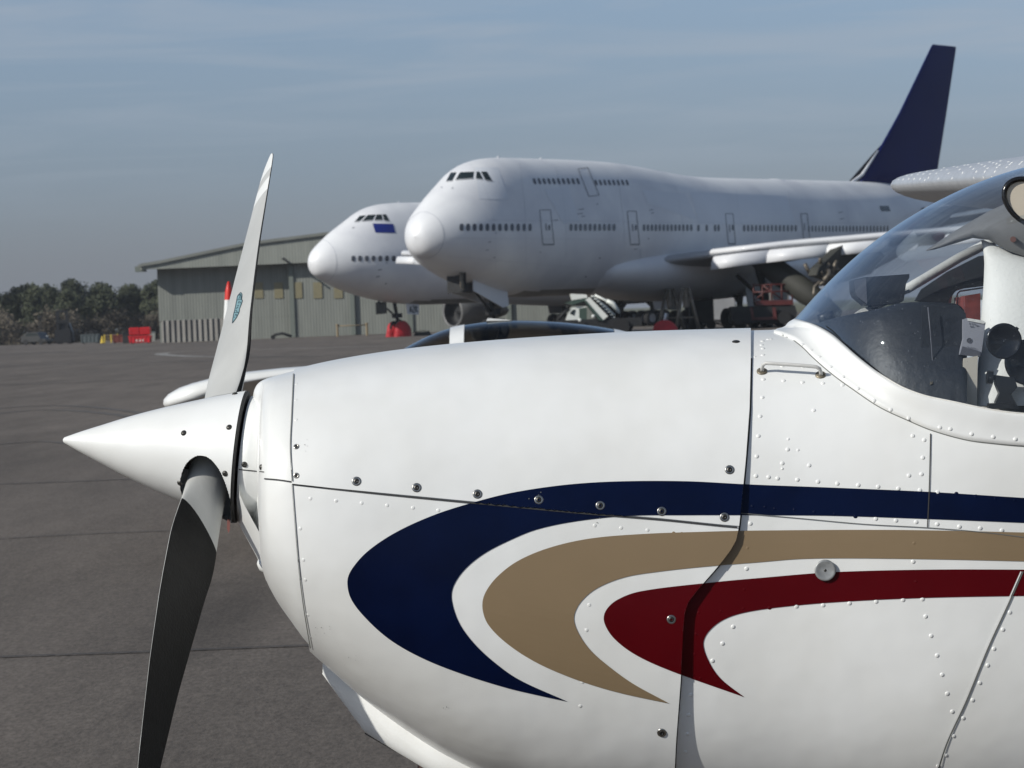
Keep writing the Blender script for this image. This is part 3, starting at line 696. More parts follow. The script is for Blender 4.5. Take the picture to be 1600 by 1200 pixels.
def build_jet(name, label, nose, az, second=False):
    """nose: (x,y) world; az: rotation so local +x (aft) points right/away"""
    root = empty(name, (nose[0], nose[1], 0), az)
    tag(root, label, 'airliner')
    MW = root.matrix_world.copy(); MI = MW.inverted()
    xs = [0, .02, .06, .12, .2, .3, .4, .55, .7, .85] + [1 + .25*i for i in range(40)] + [11.2 + .8*i for i in range(48)] + [50 + 1.0*i for i in range(19)]
    NA = 96
    b = MB()
    split = 1.75
    ringf = [[jet_point(x, 2*PI*k/NA) for k in range(NA)] for x in xs]
    b.grid(ringf, True, flip=False)
    b.add(ringf[-1], [tuple(range(NA))])
    # darker mottled grey along the belly as material slot
    for i, f in enumerate(b.f):
        c = sum((b.v[j] for j in f), Vector())/len(f)
        if c.z < BELLY + .32 and 9 < c.x < 60: b.m[i] = 1
    full_v, full_f = list(b.v), list(b.f)
    bv = BVHTree.FromPolygons(full_v, full_f)
    Co = MI @ CAM
    def hit(px, py, off=.02, clampx=None):
        d = RT*((px-800)/F) + UP*((600-py)/F) + FW
        dl = (MI.to_3x3() @ d).normalized()
        h = bv.ray_cast(Co, dl)
        if h[0] is None: return None
        n = h[1] if h[1].dot(dl) < 0 else -h[1]
        return h[0] + n*off, n
    def quadpatch(b, q, nx=6, ny=4, off=.02, mi=0):
        rows = []
        for j in range(ny+1):
            r = []
            for i in range(nx+1):
                u, v = i/nx, j/ny
                x = lerp(lerp(q[0][0], q[1][0], u), lerp(q[3][0], q[2][0], u), v); y = lerp(lerp(q[0][1], q[1][1], u), lerp(q[3][1], q[2][1], u), v)
                h = hit(x, y, off)
                if h is None: return False
                r.append(h[0])
            rows.append(r)
        b.grid(rows, flip=True, mi=mi); return True
    def strip(b, pts, wd, off=.022, mi=0, n=None):
        n = n or max(2, len(pts)*6)
        pp = resample([Vector((x, y, 0)) for x, y in pts], n) if len(pts) > 2 else [Vector((lerp(pts[0][0], pts[1][0], k/(n-1)), lerp(pts[0][1], pts[1][1], k/(n-1)), 0)) for k in range(n)]
        a_, c_ = [], []
        for i, p in enumerate(pp):
            d = (pp[min(i+1, n-1)] - pp[max(i-1, 0)]).normalized(); nn = Vector((-d.y, d.x, 0))*wd/2
            h1 = hit(p.x+nn.x, p.y+nn.y, off); h2 = hit(p.x-nn.x, p.y-nn.y, off)
            if h1 is None or h2 is None:
                continue
            a_.append(h1[0]); c_.append(h2[0])
        if len(a_) > 1: b.grid([a_, c_], mi=mi)
    if not second:
        for q in ([(742, 262), (778, 262), (795, 312), (748, 311)], [(850, 296), (888, 290), (905, 345), (880, 350)], [(1003, 296), (1070, 303), (1090, 345), (1012, 318)], [(1078, 300), (1228, 306), (1244, 352), (1092, 350)]):
            quadpatch(b, q, 10, 8, .012, 2)
    else:
        pass
    fus = b.build('fuselage', [M['jet'], M['belly'], M['jetpatch']], root, local=True)
    # radome line and windows
    b = MB()
    rx = .88 if not second else 1.3
    for k in range(NA):
        a0, a1 = 2*PI*k/NA, 2*PI*(k+1)/NA
        p = [jet_point(rx + (.35 if 0 else 0) + dx, a) for dx, a in ((0, a0), (0, a1), (.035, a1), (.035, a0))]
        c = Vector((rx, 0, BELLY+3.5))
        b.add([q + (q-c).normalized()*.012 for q in p], [(0, 1, 2, 3)])
    b.build('radome_seam', M['jetjoint'], root, local=True)
    def window(px, py, w, h, sh=0):
        b = MB(); n = 10
        c = hit(px, py)
        if c is None: return
        pts = []
        for k in range(n):
            a = 2*PI*k/n
            ex = math.copysign(abs(math.cos(a))**.6, math.cos(a))*w/2; ey = math.copysign(abs(math.sin(a))**.75, math.sin(a))*h/2
            hh = hit(px + ex + sh*ey/h, py + ey, .025)
            if hh is None: return
            pts.append(hh[0])
        b.add(pts, [tuple(range(n))])
        b.build('cabin_window', M['jetwin'], root, smooth=False, local=True)
    def cock(polys):
        for q in polys:
            b = MB()
            if quadpatch(b, q, 6, 4, .02): b.build('cockpit_window', M['cockpit'], root, local=True)
            q2 = [q[0], q[1], q[2], q[3]]
            b = MB()
            strip(b, [q[3], q[2]], 1.2, .03)
            b.build('window_frame', M['jetgrey'], root, local=True)
    if not second:
        cock([[(704.5, 270), (713.5, 269.5), (706.5, 283), (697, 283.5)], [(719, 269.5), (740.5, 268.5), (739, 279), (711.5, 281.5)], [(744.5, 268.5), (749, 268.5), (755, 281), (743.5, 279.5)], [(751.5, 268.5), (760.5, 268.5), (769.5, 283.5), (758.5, 282)]])
        for i in range(12): window(721 + 10.25*i - .04*i*i*1.2, 355.3, 6.4 - i*.12, 11.5)
        for i in range(10): window(892 + 7.45*i, 355.2, 4.6, 11)
        for i in range(13): window(1006 + 6.15*i, 355.8, 3.7, 10.6)
        for x in (1091, 1104, 1117, 1122.5): window(x, 356.3, 3.6, 10.6)
        for i in range(14): window(1162.5 + 6.2*i, 356.6, 3.5, 10.4)
        for i in range(24): window(1263.5 + 5.35*i, 357.4, 2.6, 9.8)
        for i in range(10): window(835 + 7.55*i, 283.4, 4.2, 9.5, 3.0)
        for i in range(8): window(931 + 6.95*i, 285.4, 3.7, 8.8, 2.8)
        doors = [[(843, 328), (860, 328), (865.5, 382), (848, 382)], [(980, 330), (994, 330), (999, 382), (985, 382)], [(1133, 334), (1145, 334), (1149, 381), (1138, 381)], [(1251, 334), (1261, 334), (1265, 376), (1256, 376)], [(903, 264), (918, 262), (936, 305), (920, 307)]]
        for q in doors:
            b = MB()
            for a_, c_ in ((0, 1), (1, 2), (3, 0)): strip(b, [q[a_], q[c_]], .9)
            strip(b, [q[3], q[2]], 1.9 if q[0][1] > 320 else 1.0)
            mid = ((q[0][0]+q[2][0])/2 - 1.5, (q[0][1]+q[2][1])/2 - 2)
            if q[0][1] > 320:
                strip(b, [(mid[0], mid[1]-4), (mid[0]+.7, mid[1]+7)], 1.3)
            b.build('door', M['jetline'], root, local=True)
            if q[0][1] > 320 and q[0][0] < 1200: window(mid[0] + 5.2, 355.6, 3.0, 9)
        b = MB()
        for q in ([(1374, 322), (1388, 322), (1391, 330), (1377, 330)],): quadpatch(b, q, 3, 3, .03)
        b.build('vent_grille', M['cockpit'], root, local=True)
        for (x, y, w) in ((775, 364, 1.6), (772, 402, 2.0), (1022, 470, 2), (937, 403, 2.4), (915, 432, 2.4), (844, 394, 1.4), (933, 319, 1.8), (1013, 373, 1.8), (690, 293, 1.6), (707, 294, 1.6)):
            b = MB(); strip(b, [(x-w/2, y), (x+w/2, y)], 1.8, n=3)
            if b.v: b.build('port_hole', M['jetline'], root, local=True)
        for (x, y, w) in ((765, 378, 4.5), (761, 390.5, 5), (908, 327, 9), (906, 334, 9), (911, 338, 6), (1017, 328, 6), (1019, 333, 4), (868, 344, 7), (1313, 332, 7), (1315, 342, 7), (993, 389, 6)):
            b = MB(); strip(b, [(x-w/2, y+.6), (x+w/2, y-.6)], 1.0, n=4)
            if b.v: b.build('stencil', M['jetline'], root, local=True)
        for q, wd in (([(1000, 390), (1001.5, 410)], .9), ([(760, 344), (1000, 346)], .35), ([(1005, 347), (1390, 349)], .3), ([(700, 372), (960, 374)], .3), ([(868, 262), (878, 300), (884, 345), (884, 400)], .3), ([(812, 255), (820, 330), (822, 420)], .3), ([(965, 270), (974, 345), (976, 400)], .3), ([(1055, 290), (1066, 345), (1068, 372)], .3), ([(1150, 296), (1156, 345)], .3), ([(1232, 298), (1238, 350)], .3), ([(1320, 298), (1326, 350)], .3), ([(735, 256), (760, 300), (772, 345), (775, 420)], .3), ([(700, 400), (900, 418)], .3)):
            b = MB(); strip(b, q, wd, n=50, off=.012)
            if b.v: b.build('skin_joint', M['jetjoint'], root, local=True)
    else:
        cock([[(562, 337.5), (572, 336.5), (562, 346), (554, 347)], [(575, 336), (587, 335.5), (582, 344.5), (565, 346)], [(588.5, 335.5), (596, 335.2), (598, 344), (585, 344.6)], [(597.5, 335.2), (603, 335.0), (609, 346), (600.5, 345)]])
        b = MB(); quadpatch(b, [(582, 349.5), (614, 350), (617.5, 364), (586.5, 363.5)], 8, 4, .03); b.build('blue_panel', M['bluep'], root, local=True)
        for i in range(7): window(552 + 10.5*i, 404, 6.2, 9)
        for (x, y, w) in ((593.5, 421.5, 6), (590.5, 432, 6), (603, 443, 3), (604, 411, 2), (552, 356, 3)):
            b = MB(); strip(b, [(x-w/2, y+.7), (x+w/2, y-.7)], 1.3, n=4)
            if b.v: b.build('probe', M['jetline'], root, local=True)
    # wings
    fair = MB()
    rows = []
    for x in [16 + .7*i for i in range(42)]:
        t = (x-16)/28.7; k = math.sin(PI*min(max(t, .0), 1))**.55
        rows.append([Vector((x, math.cos(a)*(2.6 + 1.25*k), BELLY + 1.35 + math.sin(a)*(1.0 + .95*k))) for a in [2*PI*j/28 for j in range(28)]])
    fair.grid(rows, True, flip=False, capa=True, capb=True); fair.build('belly_fairing', M['jetgrey'] if False else M['jet'], root, local=True)
    def section(y, le, ch, z, th, inc=0.02):
        pts = []
        for k in range(24):
            a = 2*PI*k/24; u = .5*(1-math.cos(a)); s_ = 1 if a < PI else -1
            t_ = th*(1.48*math.sqrt(max(u, 0)) - .63*u - 1.76*u*u + 1.42*u**3 - .51*u**4)*ch*1.0
            zz = z + s_*t_*(.62 if s_ > 0 else .42) - inc*ch*u
            pts.append(Vector((le + ch*u, y, zz)))
        return pts
    for sg in (-1, 1):
        b = MB(); rows = []
        for y, le, ch, z, th in ((1.5, 19.5, 17.0, 4.10, .13), (3.2, 21.5, 14.6, 4.25, .125), (7.5, 25.0, 11.8, 4.75, .115), (12, 28.4, 9.4, 5.05, .10), (20, 34.3, 6.9, 5.45, .09), (29.2, 41.3, 4.15, 5.85, .085), (29.75, 42.0, 3.2, 5.88, .06)):
            rows.append([Vector((q.x, q.y*sg, q.z)) for q in section(y, le, ch, z, th)])
        b.grid(rows, True, flip=(sg > 0), capa=True, capb=True)
        b.build('wing', [M['jetgrey']], root, local=True)
        # drooped leading edge flaps (Krueger)
        segs = ((9.0, 15.0),) if False else ((5.7, 8.3), (8.35, 11.2), (11.25, 14.2), (17.0, 20.5), (20.55, 24), (24.05, 26.5)) + (((26.6, 29.5),) if sg > 0 else ())
        lef = pchip([(3.2, 21.5), (7.5, 25.0), (12, 28.4), (20, 34.3), (29.2, 41.3)]); zf = pchip([(3.2, 4.25), (7.5, 4.75), (12, 5.05), (20, 5.45), (29.2, 5.85)])
        for (y0, y1) in segs:
            b = MB(); rr = []
            for y in (y0, (y0+y1)/2, y1):
                le = lef(y); z = zf(y); cc = 1.30 - .02*y
                rr.append([Vector((le + dx*cc, y*sg, z + dz*cc)) for dx, dz in ((.15, -.08), (-.10, -.13), (-.32, -.36), (-.46, -.78), (-.38, -.80), (-.18, -.42), (.06, -.20), (.17, -.13))])
            b.grid(rr, True, flip=(sg > 0), capa=True, capb=True); b.build('leading_edge_flap', M['jet'], root, local=True)
        b = MB(); rr = []
        for y in (5.5, 9, 15, 22, 29.2):
            le = lef(y); z = zf(y)
            rr.append([Vector((le + dx, y*sg, z + dz)) for dx, dz in ((.35, .36), (.05, .27), (-.04, .14), (.0, .02), (.3, .0), (.5, .1))])
        b.grid(rr, True, flip=(sg > 0), capa=True, capb=True); b.build('leading_edge', M['jet'], root, local=True)
        # pylons (engines removed on the nearer one)
        for yy in (11.7, 20.8):
            if (not second and sg > 0 and yy > 15) or (second and (sg < 0 or yy > 15)): continue
            le = lef(yy); z = zf(yy)
            b = MB()
            prof = [(-3.2, -1.55), (-3.6, -2.0), (-.5, -2.5), (3.6, -2.0), (5.6, -.9), (4.5, -.35), (.3, -.1)]
            b.prism([Vector((le + x, sg*yy - .28, z + zz)) for x, zz in prof], (0, .56, 0)); b.build('pylon', M['olive'], root, smooth=False, local=True)
            if not second and sg > 0: pass
            elif not second:
                b = MB(); rr_ = random.Random(int(yy))
                for _ in range(22):
                    c = Vector((le + rr_.uniform(-3.4, .8), sg*yy + rr_.uniform(-.7, .7), z - rr_.uniform(.9, 2.5)))
                    b.tube([c, c + Vector((rr_.uniform(-.5, .5), rr_.uniform(-.4, .4), -rr_.uniform(.1, .7))), c + Vector((rr_.uniform(-.8, .8), rr_.uniform(-.4, .4), -rr_.uniform(.3, .9)))], rr_.uniform(.05, .15), 6)
                b.build('exposed_ducting', M['grime'], root, local=True)
            else:
                b = MB(); c = Vector((le - 4.9, sg*yy, 1.75))
                b.lathe(c, (1, 0, 0), [(0, 1.12), (-.10, 1.26), (.05, 1.36), (1.0, 1.48), (2.4, 1.42), (3.3, 1.22)], 36)
                b.build('engine_cowl', mat('grey_cowl', (.13, .13, .13), .5), root, local=True)
                b = MB(); b.lathe(c, (1, 0, 0), [(.0, 1.12), (.5, 1.08), (.9, 1.1), (.9, .3), (.4, .02)], 36); b.build('intake', M['dark'], root, local=True)
                b = MB(); b.lathe(c, (1, 0, 0), [(2.6, .9), (4.4, .75), (5.6, .45), (6.1, .1)], 24, capb=True); b.build('exhaust', M['grime'], root, local=True)
    if not second:
        b = MB(); b.tube([MI @ P(1180, 408, 208), MI @ P(1215, 425, 207), MI @ P(1262, 458, 206), MI @ P(1310, 492, 205)], [.35, .75, .75, .35], 14); b.build('flap_track_fairing', M['olive'], root, local=True)
    # fin + stabilizers
    fm = M['fin'] if not second else M['finblk']
    fo = 1.3 if second else 0.0
    b = MB(); rows = []
    for z, le, te, th in ((BELLY+6.2, 53.2+fo, 66.2, .75), (BELLY+8.0, 55.9+fo, 67.0, .62), (BELLY+12.0, 61.1+fo, 68.8, .48), (BELLY+16.9-fo, 66.7+fo*.6, 70.9, .30), (BELLY+17.1-fo, 67.0+fo*.6, 70.9, .12)):
        ch = te-le
        r = []
        for k in range(20):
            a = 2*PI*k/20; u = .5*(1-math.cos(a)); s_ = 1 if a < PI else -1
            r.append(Vector((le + ch*u, s_*th*math.sqrt(max(u, 0))*(1-u)**.8*.9, z)))
        rows.append(r)
    b.grid(rows, True, flip=True, capa=True, capb=True)
    b.build('fin', fm, root, local=True)
    b = MB(); b.tube([(51.0, 0, BELLY+6.85), (53.3, 0, BELLY+7.05), (55.0, 0, BELLY+7.6), (57.6, 0, BELLY+9.3)], [.05, .10, .11, .06], 10); b.build('dorsal_fillet', M['jet'], root, local=True)
    for sg in (-1, 1):
        b = MB(); rows = []
        for y, le, ch, z in ((.8, 58.5, 8.2, BELLY+5.0), (11.0, 67.0, 2.7, BELLY+6.3)):
            rows.append([Vector((q.x, q.y*sg, q.z)) for q in section(y, le, ch, z, .09)])
        b.grid(rows, True, flip=(sg > 0), capa=True, capb=True); b.build('stabilizer', M['jetgrey'], root, local=True)
    # nose gear
    def wheel(x, y, z, r, w, cover=None):
        b = MB(); b.lathe((x, y-w/2, z), (0, 1, 0), [(0, r*.55), (0, r*.86), (w*.18, r), (w*.82, r), (w, r*.86), (w, r*.55)], 24)
        o = b.build('wheel', cover or M['rubber'], root, local=True)
        b = MB(); b.lathe((x, y-w/2, z), (0, 1, 0), [(.08, .001), (.08, r*.4), (.0, r*.56), (w, r*.56), (w-.08, r*.4), (w-.08, .001)], 16); b.build('rim', M['jetgrey'], o, local=True)
    ngx = 7.7 if not second else 8.3
    b = MB(); b.tube([(ngx-.35, 0, BELLY+.6), (ngx, 0, .65)], [.16, .11], 10)
    b.tube([(ngx-1.9, 0, BELLY+.4), (ngx-.1, 0, 1.5)], .07, 8); b.tube([(ngx-.1, .35, 1.55), (ngx+.55, 0, 1.1), (ngx+.05, 0, .8)], .07, 8)
    b.box((ngx-.1, 0, 1.65), (.5, .7, .35)); b.tube([(ngx, -.5, .62), (ngx, .5, .62)], .09, 8)
    b.build('nose_gear_strut', M['dark'], root, local=True)
    for y in (-.46, .46): wheel(ngx, y, .62, .62, .42)
    if not second:
        # open forward doors
        b = MB(); b.prism([Vector((3.3, sgy, z)) for sgy, z in ((-1.05, 4.0), (.2, 4.0), (.2, 2.75), (-1.05, 2.95))], (.07, 0, 0)); b.build('gear_door', M['dark'], root, smooth=False, local=True)
        b = MB(); b.prism([Vector((x, -.95, z)) for x, z in ((2.9, 3.9), (3.25, 3.9), (3.25, 2.95), (2.95, 3.05))], (0, .05, 0)); b.build('gear_door', M['grime'], root, smooth=False, local=True)
        b = MB(); b.prism([Vector((x, -.85, z)) for x, z in ((4.4, 3.6), (7.9, 2.75), (8.0, 1.95), (7.4, 1.85), (4.4, 2.85))], (0, .06, 0)); b.build('gear_door', M['jetpatch'], root, smooth=False, local=True)
        b = MB(); b.prism([Vector((x, .80, z)) for x, z in ((4.4, 3.6), (7.9, 2.75), (8.0, 2.05), (4.4, 2.85))], (0, .06, 0)); b.build('gear_door', M['jetpatch'], root, smooth=False, local=True)
        b = MB(); b.box((5.9, 0, BELLY+.62), (2.6, 1.4, .5)); b.build('gear_bay', M['dark'], root, local=True)
    else:
        b = MB(); b.prism([Vector((x, -.7, z)) for x, z in ((8.6, 2.55), (9.9, 2.45), (9.8, 1.65), (8.7, 1.75))], (0, .05, 0)); gd = b.build('gear_door', M['jetpatch'], root, smooth=False, local=True)
        b = MB()
        # lettering "A70" worn stencil, drawn as strokes
        def stroke(pts, w=.045):
            for (x0, z0), (x1, z1) in zip(pts[:-1], pts[1:]):
                d = Vector((x1-x0, 0, z1-z0)); n_ = Vector((-d.z, 0, d.x)).normalized()*w
                p0 = Vector((x0, -.712, z0)); p1 = Vector((x1, -.712, z1)); b.add([p0-n_, p1-n_, p1+n_, p0+n_], [(0, 1, 2, 3)])
        stroke([(8.9, 1.85), (9.02, 2.32), (9.14, 1.85)]); stroke([(8.95, 2.0), (9.1, 2.0)])
        stroke([(9.2, 2.32), (9.42, 2.32), (9.22, 1.85), (9.44, 1.85)])
        stroke([(9.5, 1.85), (9.5, 2.32), (9.68, 2.25), (9.52, 2.08), (9.72, 1.85)])
        b.build('registration', M['ink'], gd, smooth=False, local=True)
        b = MB(); b.prism([Vector((6.6, sgy, z)) for sgy, z in ((-.7, 2.75), (.6, 2.75), (.6, 1.8), (-.7, 1.85))], (.06, 0, 0)); b.build('gear_door', M['olive'], root, smooth=False, local=True)
    # main gear
    for (gx, gy) in ((30.2, -5.5), (30.2, 5.5), (33.4, -1.9), (33.4, 1.9)):
        b = MB(); b.tube([(gx-.2, gy*.92, 4.2), (gx, gy, 1.9), (gx, gy, .8)], [.28, .22, .16], 10)
        b.tube([(gx-1.6, gy*.8, 3.3), (gx, gy, 1.5)], .12, 8); b.tube([(gx+1.7, gy*.8, 3.4), (gx, gy, 1.4)], .12, 8)
        b.tube([(gx-.75, gy, .65), (gx+.75, gy, .65)], .15, 8); b.build('main_gear_strut', M['olive'], root, local=True)
        for dx in (-.74, .74):
            for dy in (-.5, .5): wheel(gx+dx, gy+dy, .64, .64, .46)
        b = MB(); b.prism([Vector((gx+x, gy + (-1.0 if gy < 0 else 1.0), z)) for x, z in ((-1.2, 3.4), (1.2, 3.4), (.9, 1.3), (-.7, 1.3))], (0, .06, 0)); b.build('gear_door', M['jetgrey'], root, smooth=False, local=True)
    b = MB()
    for (x, z) in ((8.6, BELLY+8.06), (13.2, BELLY+8.04), (39, BELLY+6.96), (27, BELLY+7.42)):
        b.prism([Vector((x, -.03, z-.12)), Vector((x+.35, -.03, z-.12)), Vector((x+.32, -.03, z+.06)), Vector((x+.2, -.03, z+.06))], (0, .06, 0))
    b.lathe((42.0, 0, BELLY+6.9), (0, 0, 1), [(0, .9), (.15, .8), (.28, .3), (.3, .01)], 20)
    b.build('antenna', M['jet'], root, smooth=False, local=True)
    return root
def place_jet(px, Z, ang):
    x = (px-800)/F*Z
    return (x, Z), PI/2 - ang
(n1, a1) = place_jet(658, 188.5, math.radians(32.6))
jet1 = build_jet('wide_body_airliner', 'white four-engine airliner with raised upper deck and dark blue tail fin, nearer of the two', n1, a1)
(n2, a2) = place_jet(493, 261.0, math.radians(50.0))
jet2 = build_jet('wide_body_airliner', 'white airliner farther back with blue panel below its cockpit and red nosewheel cover', n2, a2, True)
M2 = jet2.matrix_world
# red wheel covers over jet2 nose wheels (rest on the wheels: own thing)
b = MB(); base = M2 @ Vector((8.3, 0, 0))
rc = empty('wheel_cover', base); tag(rc, 'crumpled bright red cover over the nosewheels of the farther airliner', 'wheel cover')
for sy in (-.5, .5):
    b = MB(); rows = []
    c = Vector((8.3, sy, 0))
    for i in range(13):
        z = 1.22*math.sin(PI/2*i/12)**.9 if i else 0
        w = math.sqrt(max(0, 1-(z/1.26)**2.4))
        rows.append([M2 @ (c + Vector((math.cos(a)*.80*w*(1+.06*math.sin(5*a+i)), math.sin(a)*.42*w*(1+.10*math.sin(4*a+i*.7)), z))) for a in [2*PI*k/20 for k in range(20)]])
    b.grid(rows, True, capb=True); b.build('cover', M['redcov'], rc)
rf = M2 @ Vector((10.4, -.3, 0)); ch = empty('wheel_chock', rf); tag(ch, 'dark chock lying on the apron behind the red wheel cover', 'chock')
b = MB(); b.prism([rf + Vector((x, -.2, z)) for x, z in ((-.7, 0), (-.55, .3), (.55, .3), (.8, 0))], (0, .4, 0)); b.build('block', M['black'], ch, smooth=False)
b = MB(); b.tube([rf + Vector((-.6, 0, .32)), rf + Vector((0, 0, .40)), rf + Vector((.6, 0, .32))], .03, 6); b.build('rope', M['rail'], ch)

# ------------------------------------------------------------------ ground equipment under the airliners
# stair truck
TZ = 190.0
def T(px, py, dz=0): return P(px, py, TZ + dz)
tb = G(925, TZ); st = empty('stair_truck', tb); tag(st, 'white and green airstair truck parked under the nearer airliner', 'truck')
b = MB(); b.prism([T(x, y) for x, y in ((884, 500), (888, 489), (893, 481), (903, 479), (917, 479), (917, 512), (884, 512))], FW*2.0); b.build('cab', M['truckw'], st, smooth=False)
b = MB(); b.prism([T(x, y, -.03) for x, y in ((890, 490), (895, 484), (899, 484), (897, 493))], FW*.05); b.build('window', M['cockpit'], st, smooth=False)
b = MB(); b.prism([T(x, y, -.02) for x, y in ((905, 482), (917, 480), (917, 512), (905, 512))], FW*2.0); b.build('door', M['truckg'], st, smooth=False)
b = MB(); b.prism([T(x, y, -.3) for x, y in ((914, 469), (921, 464), (950, 494), (941, 501))], FW*1.6); b.build('stair_side', M['truckw'], st, smooth=False)
b = MB(); b.prism([T(x, y, -.35) for x, y in ((912, 469), (915, 469), (943, 501), (936, 500))], FW*1.7); b.build('stair_frame', M['truckg'], st, smooth=False)
b = MB(); b.prism([T(x, y, -.2) for x, y in ((891, 459), (916, 460), (918, 465), (894, 469))], FW*1.8); b.build('platform', M['truckw'], st, smooth=False)
b = MB(); b.prism([T(x, y, -.2) for x, y in ((882, 473), (915, 465), (917, 469), (896, 476))], FW*1.8); b.build('platform_frame', M['truckg'], st, smooth=False)
b = MB()
for k in range(9):
    x0 = 925 + k*4.0; y0 = 462 + k*4.1
    b.prism([T(x, y, .2) for x, y in ((x0, y0), (x0+4, y0), (x0+4, y0+1.6), (x0, y0+1.6))], FW*1.2)
b.build('step', M['truckw'], st, smooth=False)
b = MB()
b.tube([T(929, 461, 1.3), T(948, 470, 1.3), T(968, 489, 1.3)], .07, 6); b.tube([T(924, 462, 1.3), T(945, 478, 1.3), T(961, 493, 1.3)], .06, 6); b.tube([T(948, 470, 1.3), T(958, 474, 1.3), T(966, 487, 1.3)], .12, 6)
b.build('handrail', M['truckw'], st)
b = MB(); b.box(tb + Vector((.6, .8, .75)), (4.6, 1.9, .5)); b.build('chassis', M['dark'], st)
for x in (-1.1, 1.7):
    for y in (-.2, 1.9):
        b = MB(); b.cyl(tb + Vector((x, y-.15, .5)), tb + Vector((x, y+.15, .5)), .5); b.build('wheel', M['rubber'], st)
for px, py in ((927, 494), (906, 500)):
    b = MB(); b.dome(T(px, py, -.4), -FW, .10, .06); b.build('lamp', M['truckw'], st)
b = MB(); b.tube([T(889, 482), T(879, 491), T(874, 498)], .09, 6); b.build('mirror_arm', M['dark'], st)
# jacks / trestles
def trestle(px, Z, w, h, m, label, name='tail_stand'):
    g = G(px, Z); r = empty(name, g); tag(r, label, 'stand')
    for sx in (-1, 1):
        for sy in (-1, 1):
            b = MB(); b.tube([g + Vector((sx*w/2, sy*w/2, 0)), g + Vector((sx*w*.12, sy*w*.12, h))], .09, 6); b.build('leg', m, r)
    b = MB(); b.cyl(g + Vector((0, 0, h*.55)), g + Vector((0, 0, h)), .22, n=12); b.box(g + Vector((0, 0, h*.32)), (w*.7, w*.7, .08)); b.build('column', m, r)
trestle(1052, 206, 1.6, 2.6, M['grime'], 'pale metal jack stand under the belly of the nearer airliner', 'jack_stand')
trestle(1077, 203, 1.4, 2.6, M['grime'], 'taller pale jack stand right of the other jack under the belly', 'jack_stand')
def cart(px, Z, w, h, d, m, label, name='equipment_trolley'):
    g = G(px, Z); r = empty(name, g); tag(r, label, 'trolley')
    b = MB(); b.box(g + Vector((0, 0, .45 + h/2)), (w, d, h), bev=.06)
    b.build('body', m, r)
    b = MB(); b.box(g + Vector((0, 0, .42)), (w*1.05, d*.9, .12)); b.build('frame', M['dark'], r)
    for sx in (-1, 1):
        for sy in (-1, 1):
            b = MB(); b.cyl(g + Vector((sx*w*.38, sy*d*.45-.08, .28)), g + Vector((sx*w*.38, sy*d*.45+.08, .28)), .28, n=14); b.build('wheel', M['rubber'], r)
    b = MB(); b.tube([g + Vector((w/2, 0, .4)), g + Vector((w/2+.9, 0, .1))], .04, 6); b.build('tow_handle', M['dark'], r)
cart(1100, 214, 1.5, 1.6, 1.3, M['dark'], 'grey ground power trolley between the jack stands and the red lift')
cart(1130, 232, 2.0, 1.5, 1.3, M['jetgrey'], 'pale grey trolley standing behind the red scissor lift')
cart(1215, 236, 1.9, 2.0, 1.5, M['belly'], 'beige box trolley right of the red scissor lift')
rb = G(1042, 198); rr = empty('wheel_cover', rb); tag(rr, 'dark red cover on the ground left of the jack stands', 'wheel cover')
b = MB(); rows = []
for i in range(9):
    z = .75*math.sin(PI/2*i/8); w = math.sqrt(max(0, 1-(z/.76)**2.2))
    rows.append([rb + Vector((math.cos(a)*.75*w*(1+.05*math.sin(5*a+i)), math.sin(a)*.45*w, z)) for a in [2*PI*k/20 for k in range(20)]])
b.grid(rows, True, capb=True); b.build('cover', M['redcov'], rr)
b = MB(); b.tube([rb + Vector((0, 0, .72)), rb + Vector((.1, 0, 1.15))], .07, 6); b.build('strap', M['jetpatch'], rr)
# red scissor lift
LZ = 206.0; lg = G(1190, LZ); lf = empty('scissor_lift', lg); tag(lf, 'red and black access lift parked below the wing of the nearer airliner', 'access lift')
def LP(px, py, dz=0): return P(px, py, LZ + dz)
b = MB(); b.prism([LP(x, y) for x, y in ((1142, 479), (1242, 477), (1246, 490), (1240, 503), (1146, 504))], FW*2.2); b.build('chassis', M['dark'], lf, smooth=False)
for px in (1154, 1170, 1226):
    b = MB(); c = LP(px, 496, -.3); b.cyl(c, c + FW*.35, .40, n=18); b.build('wheel', M['rubber'], lf)
b = MB()
for q in (((1172, 481), (1176, 480), (1179, 500), (1175, 501)), ((1207, 480), (1212, 480), (1214, 499), (1209, 499)), ((1175, 496), (1212, 495), (1212, 499), (1175, 500))): b.prism([LP(x, y, -.35) for x, y in q], FW*.2)
b.build('outrigger', M['redmach'], lf, smooth=False)
b = MB(); b.prism([LP(x, y, -.1) for x, y in ((1180, 470), (1239, 468), (1240, 476), (1182, 477))], FW*2.0); b.build('deck', M['redmach'], lf, smooth=False)
b = MB()
for x in (1178, 1192, 1206, 1222, 1238): b.tube([LP(x, 470), LP(x-1, 444)], .05, 6)
for y in (445, 456): b.tube([LP(1177, y+.5), LP(1238, y-1)], .05, 6)
b.tube([LP(1180, 469), LP(1206, 446)], .05, 6); b.tube([LP(1192, 446), LP(1222, 468)], .05, 6)
b.build('guard_rail', M['redmach'], lf)

